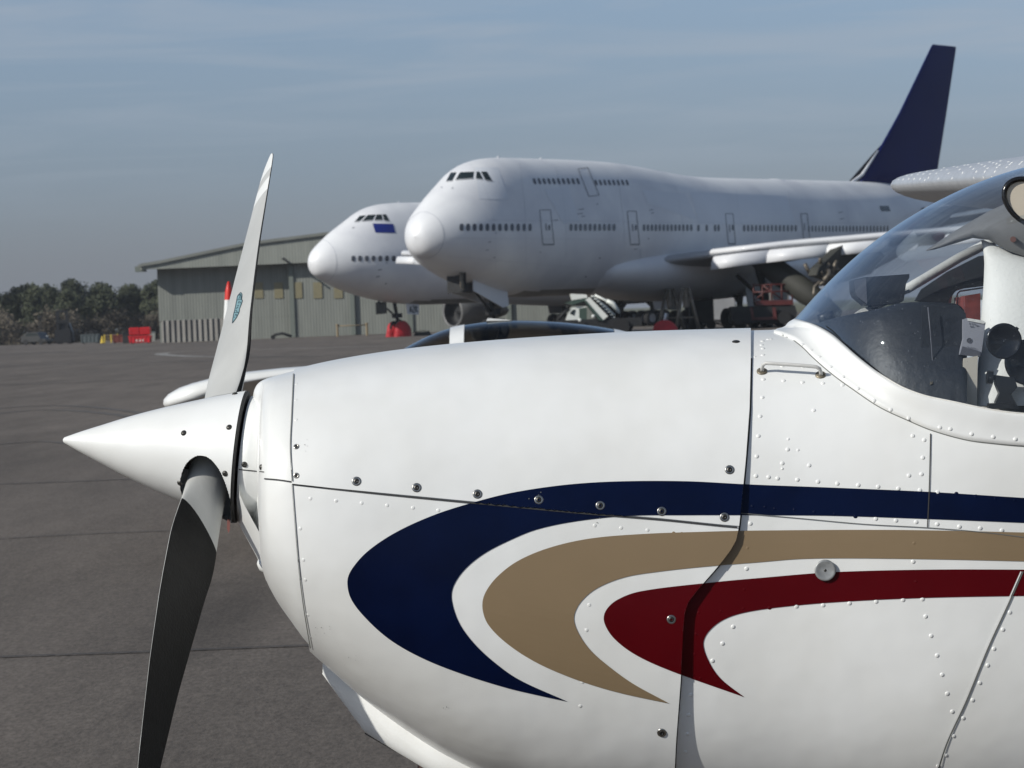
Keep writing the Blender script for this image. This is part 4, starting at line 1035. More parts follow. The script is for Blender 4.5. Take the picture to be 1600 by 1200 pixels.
# ------------------------------------------------------------------ parked low-wing light aircraft behind ours
RZ = 27.0
tr_root = empty('low_wing_aircraft', G(700, RZ)); tag(tr_root, 'white low-wing light aircraft with long tinted canopy and red-tipped propeller parked behind', 'light aircraft')
def RP(px, py, w): 
    Zs = RZ - w
    return CAM + RT*((px-800)/F*RZ) + UP*((600-py)/F*RZ) + FW*Zs
def rring(px, t, bo, hw, n=28, e=2.4):
    cyy = (t+bo)/2; h = (bo-t)/2
    out = []
    for k in range(n):
        a = 2*PI*k/n; c, s_ = math.cos(a), math.sin(a)
        out.append(RP(px, cyy - math.copysign(abs(s_)**(2/e), s_)*h, math.copysign(abs(c)**(2/e), c)*hw))
    return out
b = MB()
rt_t = pchip([(358, 640), (375, 622), (420, 608), (500, 590), (620, 562), (700, 548), (980, 526), (1020, 524), (1300, 545), (1550, 560)])
rt_b = pchip([(358, 655), (375, 690), (420, 715), (620, 725), (980, 715), (1300, 650), (1550, 590)])
rt_w = pchip([(358, .15), (375, .35), (420, .48), (620, .54), (980, .52), (1300, .28), (1550, .08)])
b.grid([rring(x, rt_t(x), rt_b(x), rt_w(x)) for x in [358, 362, 368, 375, 385, 400, 420, 460, 500, 560, 620, 680, 740, 820, 900, 980, 1020, 1080, 1150, 1250, 1350, 1450, 1550]], True, flip=True, capa=True, capb=True)
b.build('fuselage', M['white'], tr_root)
ctop = pchip([(622, 552), (640, 540), (670, 525), (700, 514), (730, 507.5), (770, 502.5), (810, 501), (860, 502.5), (910, 507), (960, 515), (990, 522), (1015, 528)])
def carch(px, k=1.0, drop=0):
    t = ctop(px); base = rt_t(px) + 8; hw = rt_w(px)*k*.92
    return [RP(px, base - math.sin(a)**.75*(base-t+drop), math.cos(a)*hw) if 0 < a < PI else RP(px, base, math.cos(a)*hw) for a in [PI*j/24 for j in range(25)]]
b = MB(); b.grid([carch(x) for x in [622 + 8*i for i in range(44)]], flip=True); b.build('canopy', M['glassd'], tr_root)
b = MB(); b.grid([carch(x, 1.02, 1.2) for x in (704, 710, 716, 722, 726)], flip=True); b.build('canopy_bow', M['white'], tr_root)
b = MB(); b.grid([carch(x, 1.03, .8) for x in [958 + 6*i for i in range(11)]], flip=True)
b.grid([[RP(x, ctop(x)-.9+dy, w) for w in (.03, -.03)] for x in range(760, 962, 20) for dy in (0,)], flip=True); b.build('canopy_fairing', M['white'], tr_root)
b = MB(); b.prism([RP(x, y, .1) for x, y in ((760, 502), (762, 497.5), (790, 499.5), (800, 501))], FW*.2); b.build('canopy_handle', M['white'], tr_root, smooth=False)
b = MB()
for (x, y, w, s_) in ((740, 545, .2, .16), (800, 548, -.15, .2), (880, 545, .15, .18)):
    b.box(RP(x, y, w) - Vector((0, 0, .35)), (.5, .45, .5), bev=.06)
b.build('seat', mat('tan_upholstery', (.10, .07, .035), .8), tr_root)
b = MB(); b.dome(RP(757, 515, 0), -UP, .12, .12); b.build('headset', M['black'], tr_root)
b = MB(); b.lathe(RP(352, 640, 0), -RT, [(0, .17), (.1, .14), (.22, .06), (.26, .001)], 20); b.build('spinner', M['white'], tr_root)
# propeller blade pointing up, red tip
bred = mat('blade_red', (.62, .03, .02), .45)
for dy, dw, sw in ((1.0, 0.0, 1.0), (-.5, .866, .2), (-.5, -.866, .2)):
    b = MB(); rows = []
    wdir = Vector((0, 1, 0)) if dw == 0 else Vector((0, .5, .866*(1 if dw > 0 else -1)))
    for i in range(15):
        t = i/14; R_ = 200*t
        hw_ = (7.4 - 7*abs(t-.45)**1.6)*(1 if t < .97 else .45)
        y = 640 - dy*R_; w_ = dw*R_*RZ/F; cxp = 352 + sw*5.5*t
        rows.append([RP(cxp + dx*hw_, y, w_ + dv*(.02 if dw == 0 else .02)) for dx, dv in ((-1, 0), (0, 1.5), (1, 0), (1, -.8), (0, -1.5), (-1, -.8))])
    b.grid(rows, True, capa=True, capb=True)
    for i, f in enumerate(b.f):
        cc = sum((b.v[j] for j in f), Vector())/len(f)
        if (cc - RP(352, 640, 0)).length > 170/F*RZ: b.m[i] = 1
    b.build('propeller_blade', [M['markw'], bred], tr_root)
# wings
tipT = [(255, 631), (256, 624), (263, 616), (280, 606), (300, 599), (330, 591), (385, 581), (440, 575), (500, 570.5), (545, 569)]
tipB = [(545, 575), (500, 580), (440, 588), (385, 598), (330, 615), (290, 632), (268, 637), (258, 636)]
tp = [P(x, y, RZ-4.4) for x, y in tipT + tipB]
cen = sum(tp, Vector())/len(tp)
def shrink(pts, k, d): return [cen + (q-cen)*k - FW*d for q in pts]
def rootsec(wd, z0, xlo, xhi):
    out = []
    n1_ = len(tipT)
    for i, (x, y) in enumerate(tipT + tipB):
        u = (x-255)/290
        zz = .10*math.sin(PI*min(max(u, .02), .98))**.6*(1 if i < n1_ else -.7)
        g = G(lerp(xlo, xhi, u), RZ - wd); out.append(Vector((g.x, RZ - wd, z0 + zz + .04*u)))
    return out
b = MB(); b.grid([shrink(tp, .55, .16), shrink(tp, .86, .10), tp, rootsec(2.2, .80, 355, 690), rootsec(.4, .72, 380, 720)], True, capa=True, capb=True); b.build('wing', M['white'], tr_root)
b = MB(); b.grid([rootsec(-.4, .72, 380, 720), rootsec(-2.2, .80, 380, 700), rootsec(-4.4, 1.05, 400, 640)], True, capa=True, capb=True); b.build('wing', M['white'], tr_root)
for px, w in ((430, 0), (640, 1.2), (640, -1.2)):
    g = G(px, RZ-w); b = MB(); b.tube([g + Vector((0, 0, .7)), g + Vector((0, 0, .2))], .05, 8); b.build('gear_leg', M['white'], tr_root)
    b = MB(); b.cyl(g + Vector((0, -.07, .2)), g + Vector((0, .07, .2)), .2, n=20); b.build('wheel', M['rubber'], tr_root)
b = MB(); b.prism([RP(x, y, .05) for x, y in ((1420, 560), (1500, 470), (1560, 468), (1550, 600))], FW*.1); b.build('tail_fin', M['white'], tr_root, smooth=False)
# ------------------------------------------------------------------ our light aircraft (foreground)
ac = empty('light_aircraft', G(1500, 8.2))
tag(ac, 'white high-wing propeller aircraft with navy, tan and maroon swooshes filling the foreground', 'light aircraft')
fT = pchip([(393, 640), (397, 612), (404, 600), (414, 594), (430, 589), (460, 581), (500, 571), (560, 559.5), (620, 550.5), (700, 541.5), (800, 533), (900, 526.5), (1000, 521.5), (1080, 519), (1165, 518.5), (1205, 520), (1216, 517), (1230, 508), (1243, 500), (1300, 482), (1400, 462), (1600, 450), (2400, 450), (3200, 560), (4600, 640)])
fT0 = pchip([(393, 640), (397, 612), (404, 600), (414, 594), (430, 589), (460, 581), (500, 571), (560, 559.5), (620, 550.5), (700, 541.5), (800, 533), (900, 526.5), (1000, 521.5), (1080, 519), (1300, 513), (1600, 500), (2400, 490), (3200, 560), (4600, 640)])
fB = pchip([(393, 792), (397, 835), (404, 868), (414, 893), (440, 940), (460, 968), (484, 1000), (520, 1033), (572, 1078), (640, 1128), (700, 1166), (800, 1212), (950, 1252), (1170, 1275), (1500, 1290), (2300, 1280), (3200, 1060), (4600, 840)])
fH = pchip([(393, .05), (404, .095), (411, .14), (415, .23), (420, .32), (429, .383), (440, .415), (484, .448), (600, .475), (800, .495), (1170, .52), (1500, .555), (2200, .555), (3200, .30), (4600, .05)])
fN = pchip([(393, 2.0), (460, 2.25), (700, 2.5), (1170, 2.75), (1600, 3.0), (2400, 3.0), (4600, 2.2)])
FLARE = [False]
def bdim(xp):
    T, B = cy(fT(xp) if FLARE[0] else fT0(xp)), cy(fB(xp))
    yc = (cy(fT0(xp))+B)/2
    return yc, T-yc, yc-B, fH(xp), fN(xp)
def bpt(xp, th, off=0.0):
    yc, hu, hl, H, n = bdim(xp)
    s_, c = math.sin(th), math.cos(th); hh = hu if s_ > 0 else hl
    y = yc + math.copysign(abs(s_)**(2/n), s_)*(hh+off); w = math.copysign(abs(c)**(2/n), c)*(H+off)
    return cx(xp), y, w
def BP(xp, th, off=0.0): return PC(*bpt(xp, th, off))
def th_of_y(xp, yl):
    yc, hu, hl, H, n = bdim(xp); v = max(-1, min(1, (yl-yc)/(hu if yl > yc else hl)))
    return math.asin(math.copysign(abs(v)**(n/2), v))
def an(px, py):
    """pixel on the near side -> (xp centre-plane px, yl, w)"""
    w = .4
    for _ in range(60):
        D = DC - w; xl = (px-800)/F*D; yl = (600-py)/F*D; xp = xl*S0 + 800
        yc, hu, hl, H, n = bdim(xp); v = abs((yl-yc)/(hu if yl > yc else hl))
        wn = H*max(0, 1-v**n)**(1/n); w = .5*w + .5*wn
    return xp, yl, w
def scr_y(xl, yl, w): return 600 - yl*F/(DC-w)
def scr_x(xl, yl, w): return 800 + xl*F/(DC-w)
seam2 = [(460, 560), (459, 600), (456, 650), (454, 700), (456, 750), (460, 800), (466, 870), (474, 940), (485, 1012), (500, 1060), (520, 1120)]
seamR = [(1173, 500), (1173, 560), (1171, 640), (1165, 720), (1158, 790), (1154, 826), (1149, 848), (1136, 868), (1106, 903), (1078, 933), (1070, 950), (1067, 980), (1063, 1060), (1056, 1150), (1052, 1230), (1050, 1300)]
def poly_x(curve, y): return float(np.interp(y, [p[1] for p in curve], [p[0] for p in curve]))
split_px = [(452, 756.5), (500, 762), (600, 772), (755, 787), (925, 803), (1031, 811.5), (1129, 821.5), (1160, 824)]
split = [an(*p) for p in split_px]
def split_y(xp): return float(np.interp(xp, [s_[0] for s_ in split], [s_[1] for s_ in split]))
def coff(py): return .0025 + .0125*min(max((py-620)/340, 0), 1)
def shell(t0f, t1f, startc, endc, NI, NJ, offf, x0=None, x1=None):
    rows = []
    for i in range(NI+1):
        s_ = i/NI; r = []
        for j in range(NJ+1):
            u = j/NJ; x = lerp(x0 or 480, x1 or 1165, s_)
            for _ in range(8):
                th = lerp(t0f(x), t1f(x), u)
                p = bpt(x, th)
                py = scr_y(p[0], p[1], abs(p[2])); k = F/(DC-abs(p[2]))/S0
                xs = 800 + (poly_x(startc, py)-800)/k if startc else x0
                xe = 800 + (poly_x(endc, py)-800)/k if endc else x1
                x = lerp(xs, xe, s_)
            th = lerp(t0f(x), t1f(x), u); p = bpt(x, th); py = scr_y(p[0], p[1], abs(p[2]))
            r.append(PC(*bpt(x, th, offf(py, x))))
        rows.append(r)
    return rows
def lipped(rows, edge):
    """add a turned-in edge so a panel shows thickness"""
    return rows
th_s = lambda x: th_of_y(x, split_y(x))
bu = MB(); ru = shell(th_s, lambda x: PI - th_s(x), seam2, seamR, 90, 110, lambda py, x: coff(py) + .003)
def inset(rows_last, d):
    out = []
    for q in rows_last:
        ax = PC(0, cy(830), 0); v = (q-ax); v = v - RT*v.dot(RT); out.append(q - v.normalized()*d)
    return out
bu.grid(ru, flip=True); bu.grid([ru[-1], inset(ru[-1], .025)], flip=True)
bl = MB(); rl = shell(lambda x: th_s(x) + .010, lambda x: -PI - th_s(x), seam2, seamR, 90, 130, lambda py, x: coff(py))
bl.grid(rl, flip=False); bl.grid([rl[-1], inset(rl[-1], .025)], flip=False)
bn_ = MB(); rn = shell(lambda x: -PI/2, lambda x: 1.5*PI, None, seam2, 46, 150, lambda py, x: .002, x0=393)
for i, r in enumerate(rn): pass
bn_.grid(rn, flip=True)
cfront = sum(rn[0], Vector())/len(rn[0])
bn_.add(rn[0] + [cfront], [(i+1, i, len(rn[0])) for i in range(len(rn[0])-1)])
# fuselage
bound_in = [(1242, 500), (1275, 511), (1300, 525), (1320, 542), (1337, 557), (1365, 579), (1390, 595), (1412, 607), (1445, 619), (1487, 628), (1550, 641), (1600, 647), (1700, 652)]
bound_out = [(1209, 519.5), (1240, 531), (1255, 543), (1270, 558), (1300, 584), (1330, 606), (1375, 636), (1420, 657), (1456, 672), (1510, 687), (1555, 693), (1600, 697), (1700, 702)]
NB = 90
rin = resample([Vector((x, y, 0)) for x, y in bound_in], NB); rout = resample([Vector((x, y, 0)) for x, y in bound_out], NB)
mid = [an((a.x*.5+c.x*.5), (a.y*.5+c.y*.5)) for a, c in zip(rin, rout)]
mid = sorted(mid, key=lambda t: t[0])
def bound_th(xp):
    if xp < mid[0][0]+2: return PI/2 + .1
    return th_of_y(xp, float(np.interp(xp, [m[0] for m in mid], [m[1] for m in mid])))
bf = MB(); rows = []
xsf = [1030 + 6*i for i in range(31)] + [1213 + 5*i for i in range(40)] + [1420 + 12*i for i in range(25)] + [1720 + 80*i for i in range(37)]
NT = 220
for xp in xsf: rows.append([BP(xp, PI/2 - 2*PI*j/NT, 0) for j in range(NT)])
fl_ = []
for i in range(len(xsf)-1):
    xm = (xsf[i]+xsf[i+1])/2; tb_ = bound_th(min(xm, 1690)) if xm < 2400 else 9
    for j in range(NT):
        th = PI/2 - 2*PI*(j+.5)/NT
        el_ = math.asin(max(-1, min(1, math.sin(th))))
        if el_ > tb_: continue
        fl_.append((i*NT+j, i*NT+(j+1) % NT, (i+1)*NT+(j+1) % NT, (i+1)*NT+j))
bf.add([q for r in rows for q in r], fl_)
# analytic closed reference for ray casting
ref = MB(); ref.grid([[BP(x, 2*PI*k/160) for k in range(160)] for x in [420+8*i for i in range(165)]], True)
BVs = {'u': BVHTree.FromPolygons(bu.v, bu.f), 'l': BVHTree.FromPolygons(bl.v, bl.f), 'f': BVHTree.FromPolygons(bf.v, bf.f), 'n': BVHTree.FromPolygons(bn_.v, bn_.f)}
def smooth_normal(p):
    """outward normal from the analytic section at a world point"""
    d = p - CAM; X = d.dot(RT); Y = d.dot(UP); w = DC - d.dot(FW)
    xp = X*S0 + 800
    def f(xp, y, w):
        yc, hu, hl, H, n = bdim(xp); hh = hu if y > yc else hl
        return (abs((y-yc)/hh)**n + abs(w/H)**n)
    e = .004
    g = Vector(((f(xp+1, Y, w)-f(xp-1, Y, w))/(2/S0), (f(xp, Y+e, w)-f(xp, Y-e, w))/(2*e), (f(xp, Y, w+e)-f(xp, Y, w-e))/(2*e)))
    return (RT*g.x + UP*g.y - FW*g.z).normalized()
def chit(px, py, off=.0015):
    d = (RT*((px-800)/F) + UP*((600-py)/F) + FW).normalized()
    best = None
    for k, bv in BVs.items():
        h = bv.ray_cast(CAM, d)
        if h[0] is not None and (best is None or h[3] < best[3]): best = (k, h[0], h[1], h[3])
    if best is None: return None
    n = smooth_normal(best[1])
    return best[0], best[1] + n*off, n
MBS = {'u': bu, 'l': bl, 'f': bf, 'n': bn_}
def fhit(px, py, off=.0012):
    d = (RT*((px-800)/F) + UP*((600-py)/F) + FW).normalized(); h = BVs['f'].ray_cast(CAM, d)
    if h[0] is None: return None
    n = smooth_normal(h[0]); return 'f', h[0] + n*off, n
def halves(pts, k, n1, n2):
    full = resample([Vector((x, y, 0)) for x, y in pts], 1500)
    v = Vector((pts[k][0], pts[k][1], 0)); j = min(range(len(full)), key=lambda i: (full[i]-v).length)
    def lin(p, n): return [p[round(i*(len(p)-1)/(n-1))] for i in range(n)]
    return lin(full[:j+1], n1) + lin(full[j:], n2)[1:]
def swoosh(outer, inner, io, ii, n1, n2, m, mi):
    O = halves(outer, io, n1, n2); I = halves(inner, ii, n1, n2)
    pix = [[(lerp(a.x, c.x, j/m), lerp(a.y, c.y, j/m)) for j in range(m+1)] for a, c in zip(O, I)]
    gp_ = [[chit(*p, .0012) for p in r] for r in pix]
    def quad(P4, q, depth):
        if any(x is None for x in q): return
        cowl = [x[0] != 'f' for x in q]
        if all(cowl):
            ks = [x[0] for x in q]
            if 'u' in ks and 'l' in ks:
                MBS['u'].add([x[1] + x[2]*(.0034 if x[0] == 'l' else .0004) for x in q], [(0, 3, 2, 1)], mi)
            else: MBS[ks[0]].add([x[1] for x in q], [(0, 3, 2, 1)], mi)
            return
        if depth == 0:
            fq = [fhit(*p) for p in P4]
            if all(fq): MBS['f'].add([x[1] for x in fq], [(0, 3, 2, 1)], mi)
        if not any(cowl): return
        if depth < 1:
            K = 6
            def bi(u, v): return (lerp(lerp(P4[0][0], P4[3][0], u), lerp(P4[1][0], P4[2][0], u), v), lerp(lerp(P4[0][1], P4[3][1], u), lerp(P4[1][1], P4[2][1], u), v))
            pp = [[bi(u/K, v/K) for v in range(K+1)] for u in range(K+1)]; hh = [[chit(*p, .0012) for p in r] for r in pp]
            for u in range(K):
                for v in range(K):
                    idx = ((u, v), (u, v+1), (u+1, v+1), (u+1, v)); quad([pp[a][c] for a, c in idx], [hh[a][c] for a, c in idx], 1)
            return
        pts = []; ks = [x[0] for x, c_ in zip(q, cowl) if c_]
        for n_ in range(4):
            if cowl[n_]: pts.append(q[n_][1]); continue
            mt = {0: 3, 3: 0, 1: 2, 2: 1}[n_]
            if not cowl[mt]: mt = {0: 1, 1: 0, 2: 3, 3: 2}[n_]
            if not cowl[mt]: mt = (n_+2) % 4
            pa = P4[mt]; pb = P4[n_]; lo_, hi_ = 0.0, 1.0; bp = q[mt][1]
            for _ in range(7):
                t = (lo_+hi_)/2; h = chit(lerp(pa[0], pb[0], t), lerp(pa[1], pb[1], t), .0012)
                if h and h[0] != 'f': lo_ = t; bp = h[1]
                else: hi_ = t
            pts.append(bp)
        MBS[ks[0]].add(pts, [(0, 3, 2, 1)], mi)
    for i in range(len(pix)-1):
        for j in range(m):
            idx = ((i, j), (i, j+1), (i+1, j+1), (i+1, j))
            quad([pix[a][c] for a, c in idx], [gp_[a][c] for a, c in idx], 0)
blue_o = [(1640, 780), (1600, 778), (1450, 768.5), (1300, 762), (1170, 757), (1070, 752), (960, 752.5), (880, 758), (800, 770), (740, 785), (680, 804), (620, 831), (575, 861), (550, 889), (543, 908), (549, 936), (575, 969), (612, 1001), (660, 1028), (720, 1052), (790, 1074), (840, 1086), (887, 1096)]
blue_i = [(1640, 819), (1600, 817), (1450, 811), (1300, 806), (1170, 805), (1070, 805), (984, 806), (904, 814), (840, 827), (797, 844), (755, 866), (725, 891), (708, 917), (706, 938), (717, 972), (738, 1002), (768, 1031), (810, 1061), (887, 1096)]
tan_o = [(1640, 834), (1600, 832), (1400, 828), (1180, 829), (1095, 831), (1010, 834), (925, 841), (861, 855), (810, 876), (776, 902), (757, 929), (754, 951), (763, 976), (793, 1006), (840, 1036), (904, 1063), (967, 1082), (1046, 1099)]
tan_i = [(1640, 879), (1600, 877), (1400, 873), (1260, 873), (1180, 879), (1095, 886), (1031, 893), (976, 902), (933, 919), (908, 940), (897, 963), (902, 985), (921, 1014), (950, 1040), (989, 1068), (1046, 1099)]
red_o = [(1640, 891), (1600, 890), (1450, 890), (1300, 894), (1187, 903), (1112, 910), (1000, 924), (963, 938), (946, 955), (944, 972), (959, 997), (993, 1023), (1048, 1048), (1163, 1089)]
red_i = [(1640, 931), (1600, 931), (1450, 934), (1337, 939), (1244, 946), (1169, 956), (1131, 968), (1107, 987), (1099, 1006), (1109, 1036), (1127, 1061), (1163, 1089)]
swoosh(blue_o, blue_i, 14, 13, 210, 90, 26, 1)
swoosh(tan_o, tan_i, 11, 10, 190, 80, 20, 2)
swoosh(red_o, red_i, 9, 8, 160, 60, 18, 3)
def cseam(pts, wd, off=.0022, mi=4, n=None, target=None):
    n = n or 60
    pp = resample([Vector((x, y, 0)) for x, y in pts], n)
    prev = None
    for i, p in enumerate(pp):
        d = (pp[min(i+1, n-1)] - pp[max(i-1, 0)]).normalized(); nn = Vector((-d.y, d.x, 0))*wd/2
        a, c = chit(p.x+nn.x, p.y+nn.y, off), chit(p.x-nn.x, p.y-nn.y, off)
        if a and c:
            if prev: MBS[target or a[0]].add([prev[0][1], prev[1][1], c[1], a[1]], [(0, 1, 2, 3)], mi)
            prev = (a, c)
        else: prev = None
def fseam(pts, wd, mi, n=120):
    pp = resample([Vector((x, y, 0)) for x, y in pts], n); prev = None
    for i, p in enumerate(pp):
        a, c = fhit(p.x-1.5, p.y, .0006), fhit(p.x+wd, p.y, .0006)
        if a and c:
            if prev: MBS['f'].add([prev[0][1], prev[1][1], c[1], a[1]], [(0, 1, 2, 3)], mi)
            prev = (a, c)
fseam([(x + .5, y) for x, y in seamR if 525 < y < 1240], 2.2, 4)
def fline(pts, wd, mi, n=150):
    pp = resample([Vector((x, y, 0)) for x, y in pts], n); prev = None
    for i, p in enumerate(pp):
        d = (pp[min(i+1, n-1)] - pp[max(i-1, 0)]).normalized(); nn = Vector((-d.y, d.x, 0))
        a, c = fhit(p.x, p.y, .0007), fhit(p.x+nn.x*wd, p.y+nn.y*wd, .0007)
        if a and c:
            if prev: MBS['f'].add([prev[0][1], prev[1][1], c[1], a[1]], [(0, 1, 2, 3)], mi)
            prev = (a, c)
fline(bound_out[1:], 1.5, 5)
cseam([(1454, 678), (1452, 760), (1449, 824)], 1.7, mi=4)
cseam([(1158, 802), (1250, 810), (1350, 819), (1449, 824.5), (1530, 831), (1620, 842)], 1.2, mi=5)
cseam([(1598, 893), (1575, 945), (1545, 1010), (1510, 1095), (1480, 1160), (1462, 1215)], 2.2, mi=5)
cseam([(1595, 893), (1572, 945), (1542, 1010), (1507, 1095), (1477, 1160), (1459, 1215)], 2.0, mi=0, off=.003)
cseam([(457, 757), (600, 772.5), (755, 787.5), (925, 803.5), (1031, 812), (1129, 822), (1152, 824)], 2.2, mi=4, target='u')
cseam([(459, 585), (456, 650), (454, 700), (457, 752)], 1.6, mi=5, target='u'); cseam([(457, 757), (461, 810), (467, 880), (475, 945), (486, 1012)], 1.6, mi=5, target='l')
cseam([(414, 748), (436, 750), (456, 753)], 2.0, mi=4)
bands = [M['white'], M['navy'], M['tan'], M['red'], M['gap'], M['line'], M['steel']]
# rivets (domes) as part of the panels
def z8(l): return [(1120 + x/3.3333, 500 + y/3.3333) for x, y in l]
def z7(l): return [(1000 + x/2.6667, 650 + y/2.6667) for x, y in l]
riv = z8([(238, 110), (233, 130), (240, 148), (240, 182), (198, 191), (243, 309), (348, 316), (446, 324), (553, 329), (655, 338), (237, 403), (226, 501), (217, 604), (208, 710), (204, 812), (270, 818), (317, 825), (420, 832), (527, 842), (628, 852), (737, 860), (840, 868), (945, 878), (1058, 886), (1150, 897), (1248, 906), (1350, 920), (1452, 932), (1552, 940), (505, 470), (372, 620), (369, 674), (423, 677), (341, 746), (341, 774), (481, 757), (1021, 603), (1080, 625), (1073, 717), (1066, 803), (1001, 810), (187, 970), (253, 974), (303, 982), (405, 988), (508, 1000), (614, 1010), (722, 1022), (828, 1035), (933, 1044), (1038, 1052), (1148, 1063), (1264, 1076), (1372, 1084), (1485, 1096), (175, 1060), (160, 1187), (1027, 1162), (341, 240), (449, 244), (280, 100), (268, 101)])
riv += z7([(444, 636), (435, 723), (1138, 607), (1150, 690), (245, 819), (338, 813), (430, 803), (540, 798), (652, 793), (763, 788), (873, 780), (984, 773), (1096, 766), (1177, 763), (388, 878), (344, 948), (302, 1020), (235, 908), (228, 992), (222, 1078), (252, 1092), (212, 1162), (1190, 835), (1213, 916), (1238, 998), (1259, 1078), (1281, 1157), (1541, 818), (1512, 890), (1475, 970), (1449, 1039), (1416, 1112), (1386, 1184), (1596, 670), (1570, 742)])
riv += [(1076, 1117), (1074, 1147), (1071, 1175), (1488, 1112), (1480, 1084), (1505, 1122), (1490, 1150), (1478, 1180), (1466, 1197)]
for p in riv:
    h = chit(p[0], p[1], 0)
    if not h or h[0] != 'f': 
        continue
    small = p in z8([(372, 620), (423, 677), (341, 774), (198, 191)])
    mi = 0
    def inside(pt, O, I):
        poly = O + I[::-1]; c = False; j = len(poly)-1
        for i in range(len(poly)):
            if (poly[i][1] > pt[1]) != (poly[j][1] > pt[1]) and pt[0] < (poly[j][0]-poly[i][0])*(pt[1]-poly[i][1])/(poly[j][1]-poly[i][1]) + poly[i][0]: c = not c
            j = i
        return c
    for mm, (O, I) in enumerate(((blue_o, blue_i), (tan_o, tan_i), (red_o, red_i))):
        if inside(p, O, I): mi = mm+1
    r = .0034 if small else .0050
    MBS['f'].dome(h[1], h[2], r*.95, .0018 if not small else .0013, 12, mi)
criv = [(500 + x/2.353, 700 + y/2.353) for x, y in ((60, 194), (153, 203), (247, 211), (342, 220), (435, 229), (530, 238), (625, 247), (720, 255), (1010, 285), (1107, 294), (1204, 302), (1300, 314), (1330, 316), (1400, 321), (1497, 328), (990, 577), (980, 670), (974, 764), (965, 860), (957, 949), (1005, 381), (998, 479))]
criv += [(462.5, 656), (485, 779), (525, 782.5), (565, 786), (469, 826), (474, 875), (477, 906), (481, 961), (485, 995), (477, 1100), (545, 1090), (462, 625), (463, 600)]
for p in criv:
    h = chit(p[0], p[1], 0)
    if not h: continue
    mi = 0
    for mm, (O, I) in enumerate(((blue_o, blue_i), (tan_o, tan_i), (red_o, red_i))):
        if inside(p, O, I): mi = mm+1
    MBS[h[0]].dome(h[1], h[2], .0042, .0009, 12, mi)
# paint chips
rc_ = random.Random(5)
for _ in range(26):
    px, py = rc_.choice(((508, 985), (512, 992), (498, 983), (700, 1110), (548, 1030), (480, 690), (484, 700), (940, 812), (835, 780), (846, 776)))
    px += rc_.uniform(-9, 9); py += rc_.uniform(-9, 9); h = chit(px, py, .0016)
    if h: MBS[h[0]].dome(h[1], h[2], rc_.uniform(.0006, .0014), .0001, 5, 5)
oU = bu.build('upper_cowl', bands, ac); oL = bl.build('lower_cowl', bands, ac); oN = bn_.build('nose_bowl', bands, ac); oF = bf.build('fuselage', bands, ac)
# steel fasteners
def screw(px, py, r=.0098, parent=None):
    h = chit(px, py, 0)
    if not h: return
    p, n = h[1], h[2]; b = MB()
    b.lathe(p, n, [(0, r*1.05), (.0012, r), (.0022, r*.86), (.0016, r*.62)], 20, mi=0)
    b.lathe(p, n, [(.0016, r*.62), (.0021, r*.55), (.0026, r*.30)], 20, mi=1)
    b.lathe(p, n, [(.0024, r*.30), (.0010, r*.24), (.0010, r*.01)], 14, mi=2)
    b.build('fastener', [M['steel'], M['dsteel'], M['black']], ac)
for p in ((557, 752), (651, 762), (746, 772), (842, 781), (938, 790), (1034, 799), (1132, 808), (1140, 734), (1049, 968), (1034, 1145)): screw(*p)
for p in ((463, 698), (463, 743)): screw(*p, r=.0062)
h = chit(1150, 534, 0)
if h:
    b = MB(); b.dome(h[1], h[2], .009, .003, 12); b.build('fastener', [M['dsteel']], ac)
# round vent disc
h = chit(1289.5, 891, 0)
b = MB(); p, n = h[1], h[2]
b.lathe(p, n, [(0, .0225), (.007, .0225), (.0085, .0205), (.0075, .0175), (.0080, .001)], 40); b.build('fuel_drain_cap', mat('dull_silver', (.36, .37, .37), .45, metal=.45, var=.3, vscale=60), ac)
b = MB(); b.dome(p + n*.0078, n, .0032, .001, 12); b.build('fastener', [M['dsteel']], ac)
# skirt at the base of the windscreen
b = MB()
def skirt_rows(sign, off0):
    rows = []
    for a, c in zip(rin, rout):
        r = []
        for j in range(9):
            t = j/8; px_, py_ = lerp(c.x, a.x, t), lerp(c.y, a.y, t); o = off0
            xp, yl, w = an(px_, py_); q0 = bpt(xp, th_of_y(xp, yl), o)
            FLARE[0] = True; xp, yl, w = an(px_, py_); q1 = bpt(xp, th_of_y(xp, yl), o); FLARE[0] = False
            f_ = t*t*(3-2*t); q = tuple(lerp(u0, u1, f_) for u0, u1 in zip(q0, q1))
            # flare the inner edge up towards the glass
            r.append(PC(q[0], q[1], q[2]*sign))
        rows.append(r)
    return rows
for sg in (1, -1):
    rows = skirt_rows(sg, .0045)
    rows = [[q - (UP*0) for q in r] for r in rows]
    lo = skirt_rows(sg, -.004)
    full = [[l[0]] + r + [l[-1]] for r, l in zip(rows, lo)]
    b.grid(full, flip=(sg > 0))
skbv = BVHTree.FromPolygons(b.v, b.f)
for (x, y) in z8([(345, 75), (365, 86), (385, 98), (404, 108), (447, 127), (491, 156), (535, 191), (593, 244), (658, 296), (736, 357), (819, 419), (906, 466), (999, 511), (1162, 559), (1216, 567), (1327, 593), (1440, 608), (1555, 620)]):
    d = (RT*((x-800)/F) + UP*((600-y)/F) + FW).normalized(); hh_ = skbv.ray_cast(CAM, d)
    if hh_[0] is not None: b.dome(hh_[0], smooth_normal(hh_[0]), .0048, .0019, 12)
b.build('windscreen_skirt', bands, ac)
b = MB()
FLARE[0] = True; gl = [an(a.x + .5, a.y - .5) for a in rin]; FLARE[0] = False
gp = [PC(cx(g[0]), g[1], g[2] + .004) for g in gl]
b.tube(gp, .0016, 6); b.build('sealant_bead', M['trim'], ac)
